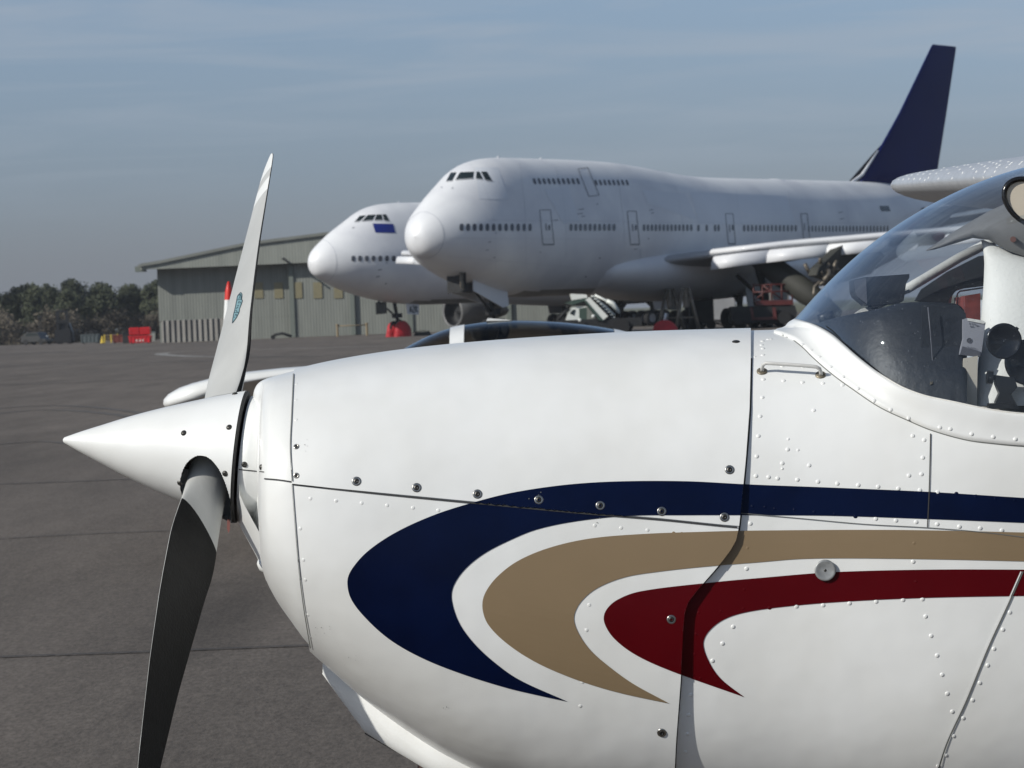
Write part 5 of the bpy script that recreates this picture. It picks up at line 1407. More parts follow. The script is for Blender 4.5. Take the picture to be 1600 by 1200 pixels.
# windscreen
sil = pchip([(1243, 500), (1255, 486), (1275, 463), (1310, 427), (1345, 395), (1390, 360), (1440, 328), (1500, 297), (1550, 277), (1600, 262), (1660, 250)])
sillx = sorted([(g[0], g[1], g[2]) for g in gl])
def sill(xp):
    return float(np.interp(xp, [s_[0] for s_ in sillx], [s_[1] for s_ in sillx])), float(np.interp(xp, [s_[0] for s_ in sillx], [s_[2] for s_ in sillx]))
b = MB(); rows = []
xg = [1243.5, 1245, 1247, 1250, 1254, 1259] + [1265 + 8*i for i in range(49)]
for xp in xg:
    ys, ws = sill(xp); yt = cy(sil(xp)); ws -= .004
    if ws < .01: ws = .012
    n_ = lerp(2.0, 2.5, min(1, (xp-1245)/250))
    rows.append([PC(cx(xp), ys + (yt-ys)*math.sin(a)**(2/n_) if 0 < a < PI else ys, math.copysign(abs(math.cos(a))**(2/n_), math.cos(a))*ws) for a in [PI*j/72 for j in range(73)]])
b.grid(rows, flip=True); b.build('windscreen', M['glass'], ac)
def gx_top(xp, frac):
    ys, ws = sill(xp); return ys + (cy(sil(xp))-ys)*frac
# cabin shell behind the screen
b = MB(); rows = []
for xp in (1652, 1660, 1800, 2000, 2200, 2400, 2600, 3000):
    ys, ws = sill(1640); yt = cy(lerp(248, 455, max(0, (xp-2100)/900)**1.3)) ; ys2 = ys
    rows.append([PC(cx(xp), ys2 + max(yt-ys2, .02)*math.sin(a)**.75 if 0 < a < PI else ys2, math.copysign(abs(math.cos(a))**.75, math.cos(a))*lerp(ws, .3, max(0, (xp-2200)/800))) for a in [PI*j/40 for j in range(41)]])
b.grid(rows, flip=True); b.build('cabin_roof', M['white'], ac)
# glareshield / instrument cowl
def IP(px, py, w): 
    D = DC - w; return CAM + RT*((px-800)/F*D) + UP*((600-py)/F*D) + FW*D
gs_top = pchip([(1262, 512), (1275, 506), (1300, 498), (1340, 489), (1375, 482), (1405, 474), (1430, 472), (1490, 474), (1503, 480), (1509, 492), (1511, 505)])
b = MB(); rows = []
xs_ = [1262 + 5*i for i in range(49)] + [1506, 1509, 1511]
for px in xs_:
    xpp = 800 + (px-800)*.95
    yb_px = float(np.interp(px, [a.x for a in rin], [a.y for a in rin])) + 1
    wside = max(an(px, yb_px)[2] - .020, .02)
    yt_px = gs_top(px)
    if px > 1490: 
        yb_px = 632
    wtop = min(wside, .40)*.80
    r = [IP(px, yb_px, wside)]
    r += [IP(px, lerp(yb_px, yt_px, u), lerp(wside, wtop, u**1.5)) for u in (.2, .4, .6, .8, .92)]
    r += [IP(px, yt_px, wtop*k) for k in (.93, .6, .2, -.2, -.6)]
    r += [IP(px, lerp(yt_px, yb_px, .3), -wtop), IP(px, yb_px, -wside)]
    rows.append(r)
b.grid(rows, flip=True)
# aft edge curls down and forward
end = []
prof_aft = [(1511, 505), (1508, 535), (1501, 570), (1496, 600), (1489, 630)]
wf = an(1500, 631)[2] - .02
fr = [[IP(x, y, wf*lerp(.82, 1, (y-505)/125)) for x, y in prof_aft], [IP(x, y, -.35) for x, y in prof_aft]]
b.grid(fr, flip=False)
b.prism([IP(x, y, wf*.86) for x, y in ((1440, 476), (1495, 476), (1509, 490), (1510, 506), (1507, 535), (1500, 570), (1495, 600), (1488, 629), (1440, 620))], FW*.004)
b.build('glareshield', M['vinyl'], ac)
b = MB(); b.tube([IP(x, y, wf*.90) for x, y in ((1450, 480), (1454, 520), (1457, 560), (1459, 600), (1462, 622))], .0016, 6); b.build('stitching', M['dgreyp'], ac)
b = MB()
rr = random.Random(2)
for i in range(14):
    x, y = 1460 + rr.uniform(-6, 8), 600 + rr.uniform(-4, 22); b.tube([IP(x, y, wf*.95), IP(x+rr.uniform(-4, 4), y+rr.uniform(3, 8), wf*.96)], .002, 5)
b.build('frayed_wiring', mat('old_wiring', (.10, .085, .06), .7), ac)
# compass
b = MB(); poly = [(1334, 437), (1352, 433), (1421, 428), (1421, 434), (1416, 442), (1412, 470), (1405, 474), (1355, 477), (1338, 463), (1335, 455)]
b.prism([IP(x, y, .07) for x, y in poly], FW*.11); cp = b.build('compass', M['black'], ac, smooth=False)
b = MB(); b.prism([IP(x, y, .075) for x, y in ((1335, 438), (1353, 434), (1355, 475), (1339, 463), (1336, 455))], FW*.006); b.build('bezel', M['dgreyp'], cp, smooth=False)
b = MB(); b.tube([IP(1356, 478, .05), IP(1364, 482, .05), IP(1372, 481, .05)], .002, 6); b.build('mount_wire', M['black'], ac)
b = MB(); b.tube([IP(1279, 499, .0), IP(1288, 496, .0), IP(1300, 492, 0), IP(1303, 490, 0)], [.010, .0125, .0125, .009], 12); b.build('demister_vent', M['black'], ac)
b = MB(); b.prism([IP(x, y, -.05) for x, y in ((1335, 490), (1345, 483), (1372, 474), (1420, 452), (1424, 455), (1376, 482), (1352, 490))], FW*.01); b.build('air_scoop', M['trim'], ac, smooth=False)
# far-side frames of the cabin
b = MB(); b.tube([IP(1416, 452, -.36), IP(1440, 438, -.38), IP(1500, 402, -.40), IP(1560, 372, -.42), IP(1620, 352, -.42)], .0115, 10); b.build('door_frame', M['trim'], ac)
b = MB(); b.tube([IP(1480, 480, -.47), IP(1484, 460, -.47), IP(1491, 451, -.47), IP(1510, 445, -.47), IP(1560, 438, -.47), IP(1640, 432, -.47)], .007, 8); b.tube([IP(1492, 480, -.47), IP(1496, 459, -.47), IP(1500, 455, -.47), IP(1560, 446, -.47)], .002, 6); b.build('side_window_frame', M['trim'], ac)
b = MB(); b.prism([IP(x, y, -.46) for x, y in ((1430, 470), (1440, 452), (1480, 425), (1530, 400), (1700, 380), (1700, 445), (1560, 444), (1496, 452), (1484, 466), (1480, 480))], FW*.02); b.build('side_lining', M['dark'], ac, smooth=False)
b = MB(); b.prism([IP(x, y, -.30) for x, y in ((1508, 462), (1532, 458), (1532, 505), (1508, 500))], FW*.2); b.build('seat_belt', mat('faded_red_webbing', (.25, .05, .04), .8, var=.5, vscale=30), ac, smooth=False)
# roof header and its lining
b = MB(); rows = []
for px, yt, yb in ((1447, 391, 392), (1460, 382, 390), (1490, 362, 381), (1520, 344, 372), (1545, 330, 375), (1575, 316, 392), (1620, 300, 408), (1700, 280, 430)):
    rows.append([IP(px, yt, w) for w in (-.34, -.1, .1, .24)] + [IP(px, lerp(yt, yb, u), w) for u, w in ((.3, .27), (.7, .285), (1, .27))] + [IP(px, yb, .0), IP(px, yb, -.3)])
b.grid(rows, flip=True); b.build('roof_header', M['header'], ac)
b = MB(); b.cyl(IP(1583, 374, .292), IP(1583, 374, .285), .0065, n=14); b.build('header_screw', mat('rust_dot', (.16, .07, .05), .6), ac)
# door post
b = MB()
pl = [(375, 1533, 1537), (385, 1535, 1560), (397, 1537, 1583), (412, 1538, 1640), (440, 1537, 1672), (500, 1533, 1680), (560, 1529, 1680), (622, 1524, 1680), (634, 1523, 1680)]
rows = []
for y, x0, x1 in pl:
    c = (x0+x1)/2; rr_ = (x1-x0)/2
    rows.append([IP(c - rr_*math.cos(a), y + 4*math.sin(a)*0, lerp(.245, .385, (y-375)/260) + math.sin(a)*rr_/S0*.5) for a in [PI*k/14 for k in range(15)]])
b.grid(rows, flip=False); b.build('door_post', M['trim'], ac)
b = MB(); b.prism([IP(x, y, .43) for x, y in ((1506, 560), (1528, 556), (1526, 640), (1496, 640))], FW*.01); b.build('side_panel', M['beige'], ac, smooth=False)
b = MB(); b.prism([IP(x, y, .38) for x, y in ((1488, 607), (1530, 612), (1620, 622), (1620, 652), (1486, 640))], FW*.25); b.build('door_sill', M['dark'], ac, smooth=False)
b = MB(); b.prism([IP(x, y, .44) for x, y in ((1486, 626), (1530, 634), (1620, 647), (1620, 653), (1486, 633))], FW*.02); b.build('window_ledge', M['beige'], ac, smooth=False)
b = MB(); b.prism([IP(x, y, .05) for x, y in ((1582, 600), (1640, 590), (1640, 660), (1586, 650))], FW*.3); b.build('seat', M['beige'], ac, smooth=False)
# oval sun visor with rubber rim
vc = IP(1612, 318, .36); vx = (RT*.985 - UP*.10 ).normalized(); vy = vx.cross(FW).normalized()
def oval(a, b_, w_, n=48): return [vc + vx*(math.cos(2*PI*k/n)*a) + vy*(math.sin(2*PI*k/n)*b_) - FW*w_ for k in range(n)]
vrot = math.radians(-28)
vx2 = vx*math.cos(vrot) + vy*math.sin(vrot); vy2 = vy*math.cos(vrot) - vx*math.sin(vrot); vx, vy = vx2, vy2
b = MB(); b.grid([oval(.070, .047, .0), oval(.073, .050, .012), oval(.0665, .0435, .016), oval(.061, .039, .010)], True, flip=True); vr = b.build('overhead_vent', M['blackm'], ac)
b = MB(); b.add(oval(.064, .042, .008), [tuple(range(48))]); b.build('vent_face', M['beige'], vr, smooth=False)

# portable receiver stuck to the side window
rv = empty('portable_receiver', IP(1517, 556, .4200)); tag(rv, 'small grey-white portable receiver box hanging inside the windscreen beside the panel', 'receiver')
b = MB(); b.prism([IP(x, y, .4200) for x, y in ((1505, 499), (1512, 497), (1537, 501), (1540, 504), (1533, 555), (1530, 558), (1499, 554), (1505, 530))], FW*.018); b.build('case', M['greyp'], rv, smooth=False)
b = MB(); b.prism([IP(x, y, .4220) for x, y in ((1512, 497), (1537, 501), (1540, 504), (1537, 506), (1512, 501))], FW*.018); b.build('top_edge', M['trim'], rv, smooth=False)
b = MB(); b.prism([IP(x, y, .4230) for x, y in ((1504, 541), (1531, 549), (1532, 556), (1530, 558), (1500, 554))], FW*.02); b.build('base_clip', M['dgreyp'], rv, smooth=False)
b = MB()
for (x, y, w, h_) in ((1515, 505.5, .7, 3.5), (1519, 506, .7, 3.5), (1523, 506.5, .7, 3.5), (1518.5, 510.3, 6, 1), (1527, 509, 4, 1)): b.prism([IP(x+a*w/2, y+c*h_/2, .4218) for a, c in ((-1, -1), (1, -1), (1, 1), (-1, 1))], FW*.0004)
b.lathe(IP(1514.5, 532, .4205), -FW, [(0, .0058), (.001, .0056), (.001, .0042), (.0002, .004), (.0002, .0022), (.0012, .002), (.0012, .0001)], 20)
b.build('markings', M['dgreyp'], rv, smooth=False)
tcu = bpy.data.curves.new('brand_text', 'FONT'); tcu.body = 'SkyEcho'; tcu.size = .0062; tcu.align_x = 'CENTER'
to = bpy.data.objects.new('brand_text', tcu); SC.collection.objects.link(to)
tx = (RT*math.cos(.16) - UP*math.sin(.16)); ty = (UP*math.cos(.16) + RT*math.sin(.16))
dg_ = bpy.context.evaluated_depsgraph_get(); me = bpy.data.meshes.new_from_object(to.evaluated_get(dg_))
mw = Matrix(((tx.x, ty.x, -FW.x, 0), (tx.y, ty.y, -FW.y, 0), (tx.z, ty.z, -FW.z, 0), (0, 0, 0, 1))); mw.translation = IP(1518, 545, .4222) - rv.matrix_world.translation
me.transform(mw); me.materials.clear(); me.materials.append(M['dgreyp'])
bpy.data.objects.remove(to); to = bpy.data.objects.new('lettering', me); SC.collection.objects.link(to); to.parent = rv
b = MB(); b.tube([IP(1507, 557, .4100), IP(1508, 566, .4100), IP(1506, 575, .4100)], [.0045, .0045, .003], 8); b.tube([IP(1506, 575, .4100), IP(1505, 590, .4100), IP(1500, 610, .4100), IP(1498, 622, .4100)], .0020, 8); b.build('cable', M['black'], rv)
# clamp mount with two black rings
mn = empty('suction_mount', IP(1575, 640, .4550)); tag(mn, 'black suction mount with two round cups and a clamp inside the cabin window', 'mount')
b = MB(); b.lathe(IP(1568, 533, .4650), -FW, [(-.01, .030), (0, .038), (.006, .0385), (.009, .034), (.004, .031), (.006, .001)], 40); b.build('suction_cup', M['blackm'], mn)
b = MB(); b.lathe(IP(1604, 566, .4450), -FW, [(-.02, .038), (0, .0475), (.012, .049), (.017, .044), (.010, .039), (.013, .030), (.006, .022), (.010, .001)], 40); b.build('suction_cup', M['blackm'], mn)
b = MB(); b.tube([IP(1548, 520, .4300), IP(1562, 548, .4350), IP(1575, 560, .4350)], .006, 8); b.tube([IP(1590, 512, .4350), IP(1565, 545, .4400)], .004, 8); b.build('cup_lever', M['black'], mn)
b = MB(); b.cyl(IP(1542, 589, .4550), IP(1551, 590, .4550), .0145, n=14); b.cyl(IP(1551, 590, .4550), IP(1572, 593, .4550), .006, n=10); b.build('knob', M['black'], mn)
b = MB(); b.prism([IP(x, y, .4750) for x, y in ((1556, 586), (1585, 590), (1590, 605), (1580, 616), (1585, 626), (1594, 640), (1560, 639), (1556, 628), (1562, 615), (1556, 600))], FW*.03); b.box(IP(1562, 634, .4750), (.05, .03, .012)); b.build('clamp', M['black'], mn, smooth=False)
b = MB(); b.prism([IP(x, y, .4555) for x, y in ((1568, 506), (1582, 508), (1582, 510.5), (1568, 508.5))], FW*.0005); b.build('markings', M['trim'], mn, smooth=False)

# grab handle
def hp(px, py, off):
    h = chit(px, py, 0); return h[1] + h[2]*off
b = MB()
b.tube([hp(1191, 581, 0), hp(1191, 581, .012), hp(1192.5, 581, .020), hp(1197, 581, .0245), hp(1206, 582, .0255), hp(1240, 584, .0255), hp(1268, 586, .0255), hp(1276, 586.5, .0245), hp(1281, 587, .020), hp(1282.5, 587, .012), hp(1283, 587, 0)], .0041, 12)
hd = b.build('step_handle', mat('handle_paint', (.60, .60, .58), .45, var=.12, vscale=40), ac)
for px, py in ((1190.5, 580.5), (1282, 586)):
    h = chit(px, py, 0); b = MB(); b.lathe(h[1], h[2], [(0, .0115), (.002, .0112), (.003, .009), (.003, .001)], 20); b.build('washer', mat('tarnished', (.30, .26, .19), .45, metal=.6, var=.4, vscale=80), hd)

# ---- spinner, hub, propeller
A2 = Vector((273, 26)) ; A2.normalize()
YAW = .030
AX = (RT*A2.x - UP*A2.y - FW*YAW).normalized()            # aft along the crank
NN = (UP*A2.x + RT*A2.y).normalized(); NN = (NN - AX*NN.dot(AX)).normalized()
WT = AX.cross(NN).normalized()
if WT.dot(FW) > 0: WT = -WT
TIP = PC(cx(97), cy(687.5), -.012)
def SP(a, r, ph): return TIP + AX*a + (WT*math.cos(ph) - NN*math.sin(ph))*r
px_m = 1/S0
sprof = pchip([(0, 0), (.0015, .0040), (.004, .0065), (.008, .0085), (.016, .0122), (.043, .0245), (.08, .0400), (.149, .0685), (.22, .0945), (.294, .1185), (.36, .1390), (.405, .1510)])
blade_ph = math.radians(49)
def cut(a, ph):
    for base in (blade_ph, blade_ph + PI):
        d = (ph - base + PI) % (2*PI) - PI
        aa = (a - .349)/.062; dd = (d + (a-.349)*-3.2)/math.radians(47)
        if aa*aa + dd*dd < 1: return True
    return False
b = MB(); na, npn = 150, 360
avals = [0, .001, .002, .0035, .006, .010, .015] + [.02 + (.405-.02)*i/na for i in range(na+1)]
verts = []
def snapcut(a, ph):
    for base in (blade_ph, blade_ph + PI):
        d = (ph - base + PI) % (2*PI) - PI
        aa = (a - .349)/.062; dd = (d + (a-.349)*-3.2)/math.radians(47); q = math.hypot(aa, dd)
        if 1e-6 < q < 1:
            a2 = .349 + .062*aa/q; return a2, base + dd/q*math.radians(47) + (a2-.349)*3.2
    return a, ph
for a in avals:
    for k in range(npn):
        a_, p_ = snapcut(a, 2*PI*k/npn); verts.append(SP(a_, max(sprof(a_), .0002), p_))
fs = []
for i in range(len(avals)-1):
    for k in range(npn):
        am = (avals[i]+avals[i+1])/2; pm = 2*PI*(k+.5)/npn
        if cut(am, pm): continue
        fs.append((i*npn+k, i*npn+(k+1) % npn, (i+1)*npn+(k+1) % npn, (i+1)*npn+k))
b.add(verts, fs, 0)
# rolled rear edge
b.grid([[SP(.405, .150, 2*PI*k/npn) for k in range(npn)], [SP(.405, .146, 2*PI*k/npn) for k in range(npn)]], True)
spn = b.build('spinner', M['white'], ac)
# edge of the cut-outs
b = MB()
for base in (blade_ph, blade_ph+PI):
    rw = [[], [], []]
    for t in range(97):
        q = 2*PI*t/96; aa = .349 + .062*math.cos(q); dd = math.radians(47)*math.sin(q) + (aa-.349)*3.2
        for rwk, k in zip(rw, (1.004, .995, .95)): rwk.append(SP(aa, sprof(aa)*k, base + dd))
    b.grid(rw)
b.build('cutout_edge', M['gap'], spn)
b = MB(); b.grid([[SP(a, r, 2*PI*k/72) for k in range(72)] for a, r in ((.05, .020), (.15, .030), (.25, .036), (.33, .042), (.40, .050), (.4052, .1495), (.4105, .1495), (.411, .14), (.411, .02))], True)
b.build('backplate', M['gap'], ac)
BVs2 = BVHTree.FromPolygons(verts, fs)
def sscrew(px, py, r=.0062):
    d = (RT*((px-800)/F) + UP*((600-py)/F) + FW).normalized(); h = BVs2.ray_cast(CAM, d)
    if h[0] is None: return
    n = h[1] if h[1].dot(d) < 0 else -h[1]; b = MB()
    b.lathe(h[0], n, [(0, r*1.1), (.0008, r), (.0022, r*.85), (.0032, r*.5), (.0034, r*.3)], 16, mi=0); b.lathe(h[0], n, [(.0034, r*.3), (.0018, r*.25), (.0018, r*.01)], 10, mi=1)
    b.build('screw', [M['dsteel'], M['black']], spn)
for p in ((287, 676.5), (358, 667.5), (351.5, 740), (281, 755), (367, 615.5), (299, 624.5)): sscrew(*p)
# collar behind the spinner
b = MB(); rows = []
for a, r in ((.417, .03), (.417, .134), (.4185, .1395), (.44, .1400), (.50, .1405)):
    rows.append([SP(a, r, 2*PI*k/90) for k in range(90)])
b.grid(rows, True); col = b.build('nose_ring', bands[:1], ac)
colbv = BVHTree.FromPolygons(b.v, b.f)
def shit(bv, px, py):
    d = (RT*((px-800)/F) + UP*((600-py)/F) + FW).normalized(); h = bv.ray_cast(CAM, d)
    if h[0] is None: return None
    return h[0], (h[1] if h[1].dot(d) < 0 else -h[1])
allbv = [colbv, BVs['n']]
def best(px, py):
    hs_ = [shit(q, px, py) for q in allbv]; hs_ = [q for q in hs_ if q]
    return min(hs_, key=lambda q: (q[0]-CAM).length) if hs_ else None
for p, r in (((382, 726), .0062), ((408, 730), .0062)):
    h = best(*p)
    if h:
        b = MB(); b.lathe(h[0], h[1], [(0, r*1.1), (.0008, r), (.0026, r*.85), (.0036, r*.5), (.0020, r*.2), (.0020, r*.01)], 16); b.build('screw', [M['dsteel']], col)
b = MB(); prev = None
for k in range(14):
    px = lerp(370, 413, k/13); py = lerp(733, 737.5, k/13)
    a, c = best(px, py-.8), best(px, py+.8)
    if a and c:
        q = (a[0]+a[1]*.001, c[0]+c[1]*.001)
        if prev: b.add([prev[0], prev[1], q[1], q[0]], [(0, 1, 2, 3)])
        prev = q
b.build('split_line', M['gap'], col)
# cheek of the inlet : raised bowl edge and dark inlets facing forward
b = MB()
for sg in (1, -1):
    cpt = PC(cx(424), cy(722), .25*sg)
    ring = [[cpt + UP*(math.sin(2*PI*k/30)*.075*s_) - FW*(math.cos(2*PI*k/30)*.055*s_) - RT*(.0 + d) for k in range(30)] for s_, d in ((1.12, -.02), (1.1, .008), (1.0, .010), (.9, -.005), (.85, -.06))]
    b.grid(ring, True, mi=0)
    b.add(ring[-1], [tuple(range(30))], 1)
b.build('air_inlet', [M['white'], M['gap']], ac)
def cheek(sgn):
    b = MB()
    edge = [(394, 622), (397, 640), (401, 660), (405, 680), (409, 705), (412, 730), (414, 755), (415, 780), (414, 797), (409, 806)]
    e = resample([Vector((x, y, 0)) for x, y in edge], 40); rows = []
    for p in e:
        t = (p.y-622)/184
        w0 = lerp(.10, .30, min(1, math.sin(PI*min(max(t, 0), .95))*1.1 + .05))
        r = []
        for u, dx in ((0, 6), (.25, 0), (.5, 3), (.75, 9), (1, 20)):
            r.append(PC(cx(p.x) + dx*px_m, cy(p.y), (w0 + .05*u)*sgn))
        rows.append(r)
    b.grid(rows, flip=(sgn > 0)); return b
b = MB(); rows = []
for xs2, ys2 in ((366, 792), (368, 806), (376, 824), (388, 846), (400, 868), (409, 888), (416, 908)):
    rows.append([PC(cx(xs2 + 14*abs(u)**1.5), cy(ys2 - 36*abs(u)**1.4), .13*u) for u in [-1 + k/10 for k in range(21)]])
b.grid(rows, flip=True); b.build('cowl_chin', M['white'], ac)
# red warning tag & small ball under the nose
b = MB(); b.prism([IP(x, y, .02) for x, y in ((355, 812), (359.5, 811), (359, 828), (357, 833), (354.5, 826))], FW*.002); b.build('warning_tag', mat('faded_tag', (.25, .10, .09), .7), ac, smooth=False)
b = MB(); b.lathe(PC(cx(419), cy(880), .02), -RT, [(-.05, .02), (-.01, .024), (.006, .022), (.018, .015), (.023, .005), (.024, .0005)], 20); b.build('tow_light', M['white'], ac)
# blades
HUBP = SP((333-97)*px_m/A2.x, 0, 0)
al = math.radians(41)
def blade(rd, td):
    rad = [-.014, -.008, .010, .03, .05, .075, .10, .12] + [.14 + .005*i for i in range(27)] + [.285, .30, .35, .40, .46, .52, .58, .64, .70, .75, .79, .806, .822, .838, .854, .868, .884, .90, .915, .93, .942, .952, .960, .9645]
    cf = pchip([(-.015, .070), (-.008, .090), (.02, .097), (.05, .098), (.10, .102), (.14, .110), (.20, .124), (.30, .146), (.42, .150), (.55, .140), (.70, .120), (.80, .104), (.90, .084), (.935, .068), (.955, .042), (.9645, .012)])
    tf = pchip([(-.015, .05), (-.008, .078), (.05, .084), (.10, .066), (.16, .036), (.25, .023), (.45, .0155), (.70, .010), (.90, .0065), (.9645, .003)])
    bef = pchip([(.05, 52), (.17, 50), (.3, 38.5), (.4, 33), (.5, 29.5), (.6, 27), (.8, 24), (.97, 22)])
    b = MB(); rows = []; info = []
    n = 28
    for r in rad:
        c = cf(r); t = tf(r); be = math.radians(bef(r)); 
        e1 = td*math.cos(be) - AX*math.sin(be); e2 = -AX*math.cos(be) - td*math.sin(be)
        ring = []
        for k in range(n):
            a = 2*PI*k/n; u = .5*(1+math.cos(a))   # 1 = LE
            rd_k = min(1, max(0, (r-.09)/.10))
            # blend from elliptical shank to aerofoil
            ye = math.sin(a)*t*.5
            prof = math.sqrt(max(1-u, 0))*1.0 if False else (2.0*math.sqrt(max(1-u, 0.0))*u**.75)
            ya = (t*.98*prof*.75 if math.sin(a) > 0 else -t*.16*prof)
            y = lerp(ye, ya, rd_k)
            x = (u - lerp(.5, lerp(.50, .335, min(1, max(0, (r-.15)/.5))), rd_k))*c
            W_ = max(0, 1 - abs(r-.165)/(.115 if r < .165 else .22)); d_ = .085*((1-u)**1.3 if math.sin(a) < 0 else (1-u)**8)*W_
            ring.append(HUBP + rd*(r + d_) + e1*x + e2*y)
        rows.append(ring)
    # refine along radius
    b.grid(rows, True, capb=True)
    nn_ = len(rad)
    fi = 0
    for i in range(nn_-1):
        rm = (rad[i]+rad[i+1])/2
        for k in range(n):
            a = 2*PI*(k+.5)/n; u = .5*(1+math.cos(a)); back = math.sin(a) < 0
            m_ = 0
            if back:
                if rm > .165: m_ = 1
            else:
                if rm > .90 or .822 < rm < .868: m_ = 2
            if not back and u < .03: m_ = 1
            b.m[fi] = m_; fi += 1
    b.m[-1] = 2
    return b
r_u = (NN*math.cos(al) - WT*math.sin(al)); t_u = (-NN*math.sin(al) - WT*math.cos(al))
prop = MB(); prop.cyl(SP(.30, 0, 0), SP(.38, 0, 0), .06, n=24); pr = prop.build('propeller_hub', M['dsteel'], ac)
bmats = [M['blade'], M['bladeblk'], M['markw']]
B1 = blade(r_u, t_u); o1 = B1.build('propeller_blade', bmats, ac); B2 = blade(-r_u, -t_u); o2 = B2.build('propeller_blade', bmats, ac)
bbv = BVHTree.FromPolygons(B1.v, B1.f)
def bq(b, q, mi, off=.0008):
    vs = []
    for x, y in q:
        h = shit(bbv, x, y)
        if not h: return
        vs.append(h[0] + h[1]*off)
    b.add(vs, [tuple(range(len(vs)))], mi)
b = MB()
def LG(x, y): return (350 + x*50/857, 445 + y*70/1200)
outl = [LG(*p) for p in ((455, 205), (490, 260), (478, 390), (498, 430), (455, 560), (425, 640), (410, 740), (340, 880), (280, 960), (230, 1030), (245, 900), (270, 770), (290, 700), (320, 560), (345, 420), (370, 300))]
cen_ = (sum(p[0] for p in outl)/len(outl), sum(p[1] for p in outl)/len(outl))
for i in range(len(outl)):
    p, q = outl[i], outl[(i+1) % len(outl)]
    bq(b, [p, q, cen_], 0, .0006)
    d = Vector((q[0]-p[0], q[1]-p[1])); 
    if d.length < .01: continue
    nn_ = Vector((-d.y, d.x)).normalized()*.55
    bq(b, [(p[0]-nn_.x, p[1]-nn_.y), (q[0]-nn_.x, q[1]-nn_.y), (q[0]+nn_.x, q[1]+nn_.y), (p[0]+nn_.x, p[1]+nn_.y)], 1, .0009)
def ls(pts, w=.42):
    pts = [LG(*p) for p in pts]
    for p, q in zip(pts[:-1], pts[1:]):
        d = Vector((q[0]-p[0], q[1]-p[1])); nn_ = Vector((-d.y, d.x)).normalized()*w
        bq(b, [(p[0]-nn_.x, p[1]-nn_.y), (q[0]-nn_.x, q[1]-nn_.y), (q[0]+nn_.x, q[1]+nn_.y), (p[0]+nn_.x, p[1]+nn_.y)], 1, .001)
for s_ in ([(455, 250), (465, 330), (455, 385)], [(395, 290), (440, 260), (430, 340), (400, 380)], [(360, 410), (420, 400), (470, 395)], [(390, 500), (410, 450), (450, 470), (430, 500)], [(350, 560), (390, 570), (400, 545)], [(330, 650), (370, 600), (385, 625)], [(310, 700), (350, 690), (350, 730), (385, 740)], [(280, 745), (330, 750), (400, 740)], [(300, 830), (320, 790), (350, 800), (330, 840)], [(260, 870), (310, 870)]): ls(s_)
b.build('maker_emblem', [M['teal'], M['ink']], o1, smooth=False)
# ---- lower scoop / exhaust fairing under the cowl
b = MB()
lowp = [(505, 1050), (572, 1140), (615, 1165), (669, 1195), (760, 1240), (900, 1290), (1100, 1320)]
upp = [(506, 1049), (572, 1102), (615, 1135), (669, 1168), (760, 1195), (900, 1230), (1100, 1260)]
rows = []
for (x0, y0), (x1, y1) in zip(lowp, upp):
    wd = .05 + .13*min(1, (x0-503)/220)
    rows.append([PC(cx(x1), cy(y1) + .05, wd*.85), PC(cx(x1), cy(y1), wd), PC(cx(x0), cy(lerp(y1, y0, .5)), wd*.97), PC(cx(x0), cy(lerp(y1, y0, .9)), wd*.90), PC(cx(x0), cy(y0), wd*.72), PC(cx(x0), cy(y0), -wd*.30), PC(cx(x0), cy(lerp(y1, y0, .5)), -wd), PC(cx(x1), cy(y1) + .05, -wd)])
b.grid(rows, flip=True); b.build('cowl_scoop', M['white'], ac)
b = MB(); b.tube([PC(cx(x), cy(y)-.001, .06) for x, y in lowp[1:4]], .0028, 6); b.build('scoop_edge', M['gap'], ac)
b = MB(); b.cyl(PC(cx(675), cy(1175), .05), PC(cx(668), cy(1240), .05), .028, n=16); b.build('exhaust_pipe', mat('rusty_pipe', (.06, .03, .025), .7, metal=.3), ac)
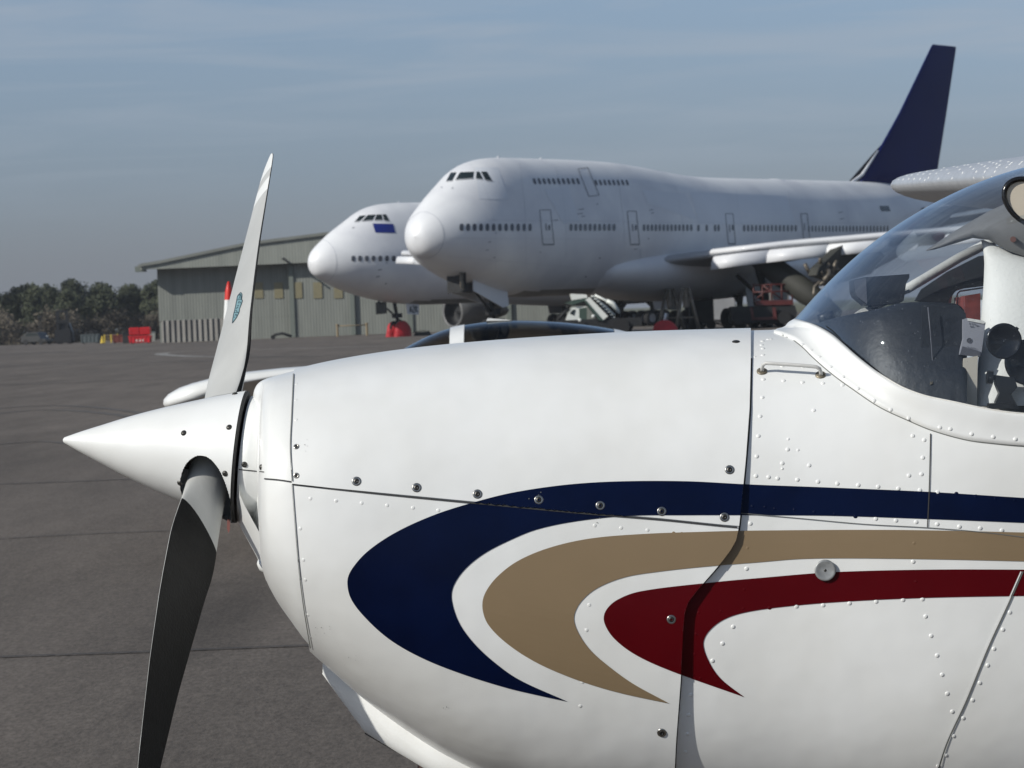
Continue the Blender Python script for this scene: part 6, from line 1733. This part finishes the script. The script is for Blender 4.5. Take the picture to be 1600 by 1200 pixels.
# ---- wings, strut, gear, tail
def foil(wv, X, Y, ch, tk, n=40):
    out = []
    ang = math.radians(6.5)
    for k in range(n):
        a = 2*PI*k/n; u = .5*(1-math.cos(a)); s_ = 1 if a < PI else -1
        t_ = tk*(1.48*math.sqrt(max(u, 0)) - .63*u - 1.76*u*u + 1.42*u**3 - .51*u**4)*ch
        cam_ = .02*ch*4*u*(1-u)
        x = u*ch; y = s_*t_ + cam_
        out.append(PC(X + x*math.cos(ang) + y*math.sin(ang), Y + y*math.cos(ang) - x*math.sin(ang), wv))
    return out
for sg in (-1, 1):
    b = MB(); st_ = []
    if sg < 0:
        for wv, X, Y, ch in ((-.35, 1.462, .515, 1.62), (-1.5, 1.462, .572, 1.62), (-2.7, 1.460, .635, 1.62), (-4.0, 1.458, .70, 1.40), (-5.2, 1.457, .758, 1.18), (-5.42, 1.458, .768, 1.10)): st_.append(foil(wv, X, Y, ch, .125))
        c = st_[-1]; m_ = sum(c, Vector())/len(c)
        st_.append([m_ + (q-m_)*.93 + FW*.05 for q in c]); st_.append([m_ + (q-m_)*.7 + FW*.08 for q in c])
    else:
        for wv, X, Y, ch in ((.35, 1.462, .515, 1.62), (1.5, 1.462, .572, 1.62), (2.7, 1.462, .62, 1.62), (4.0, 1.5, .66, 1.40), (5.4, 1.56, .70, 1.10)): st_.append(foil(wv, X, Y - .10*0, ch, .125))
    b.grid(st_, True, flip=(sg > 0), capa=True, capb=True)
    wbv = BVHTree.FromPolygons(b.v, b.f)
    if sg < 0:
        for i, f in enumerate(b.f): pass
        for (x, y) in ((30, 305), (85, 303), (150, 297), (212, 297), (283, 298), (338, 312), (380, 285), (130, 257), (187, 250), (258, 243), (322, 238), (400, 237), (475, 233), (618, 231), (780, 226), (940, 213), (1040, 213), (1158, 212), (497, 295), (657, 292), (912, 288), (1025, 285), (1125, 282), (282, 220), (365, 208), (440, 202), (535, 194), (600, 190), (748, 186), (908, 180), (1075, 172), (1183, 163), (1298, 160), (722, 160), (565, 167), (680, 152), (807, 135), (847, 133), (876, 155), (970, 115), (1008, 130), (1043, 146), (1100, 98), (1143, 108), (1180, 118), (1215, 134), (1228, 87), (1318, 96), (1356, 107), (1335, 127), (1476, 98), (1450, 122), (70, 545), (130, 555), (195, 567), (263, 580), (330, 595), (465, 597)):
            h = shit(wbv, 1400 + x/7.5, 240 + y/7.5)
            if h: b.dome(h[0], h[1], .0052, .0016, 10, 1)
    b.build('wing', [M['alu'] if sg < 0 else M['white'], M['markw']], ac)
    b = MB()
    a0 = PC(2.05, -.62, .5*sg); a1 = PC(1.9, .56, 2.7*sg); d = (a1-a0).normalized()
    b.tube([a0, a0.lerp(a1, .5), a1], [.03, .035, .03], 12); b.build('wing_strut', M['white'], ac)
    b = MB(); g = PC(2.3, -.9, .45*sg); ft = G(1500, 8.2); gw = PC(2.45, 0, 1.15*sg); gw.z = .25
    b.tube([g, g.lerp(gw, .6) + Vector((0, 0, .05)), gw], [.03, .022, .02], 10); b.build('gear_leg', M['white'], ac)
    b = MB(); ww = (FW*1).normalized(); b.lathe(gw - ww*.07, ww, [(0, .12), (.0, .2), (.03, .24), (.11, .24), (.14, .2), (.14, .12)], 28); b.lathe(gw - ww*.07, ww, [(.02, .001), (.02, .1), (0, .12), (.14, .12), (.12, .1), (.12, .001)], 20); b.build('wheel', M['rubber'], ac)
b = MB(); ngp = PC(cx(760), -.8, 0); ngw = PC(cx(745), 0, 0); ngw.z = .19
b.tube([ngp, ngw], [.035, .025], 10); b.build('nose_gear_leg', M['steel'], ac)
b = MB(); b.lathe(ngw - FW*.06, FW, [(0, .06), (0, .15), (.025, .19), (.095, .19), (.12, .15), (.12, .06)], 28); b.build('wheel', M['rubber'], ac)
b = MB(); b.prism([PC(x, y, .03) for x, y in ((4.4, .0), (5.2, .95), (5.75, .93), (5.85, -.35), (5.4, -.4))], FW*.06); b.build('tail_fin', M['white'], ac, smooth=False)
for sg in (-1, 1):
    b = MB(); b.prism([PC(x, -.10 + dy, w*sg) for x, w, dy in ((4.75, .05, 0), (5.1, 1.6, 0), (5.8, 1.6, 0), (5.85, .05, 0))], UP*.05); b.build('tailplane', M['white'], ac, smooth=False)

# ------------------------------------------------------------------ haze
hm = bpy.data.materials.new('haze'); hm.use_nodes = True
t = hm.node_tree; t.nodes.clear(); o_ = t.nodes.new('ShaderNodeOutputMaterial'); pv = t.nodes.new('ShaderNodeVolumePrincipled')
pv.inputs['Color'].default_value = (.80, .87, .97, 1); pv.inputs['Density'].default_value = HAZE; pv.inputs['Anisotropy'].default_value = 0.0
t.links.new(pv.outputs[0], o_.inputs['Volume'])
b = MB(); b.box((0, 2150, 12.0), (5400, 5000, 26.0)); tag(b.build('haze', hm, smooth=False), kind='stuff')
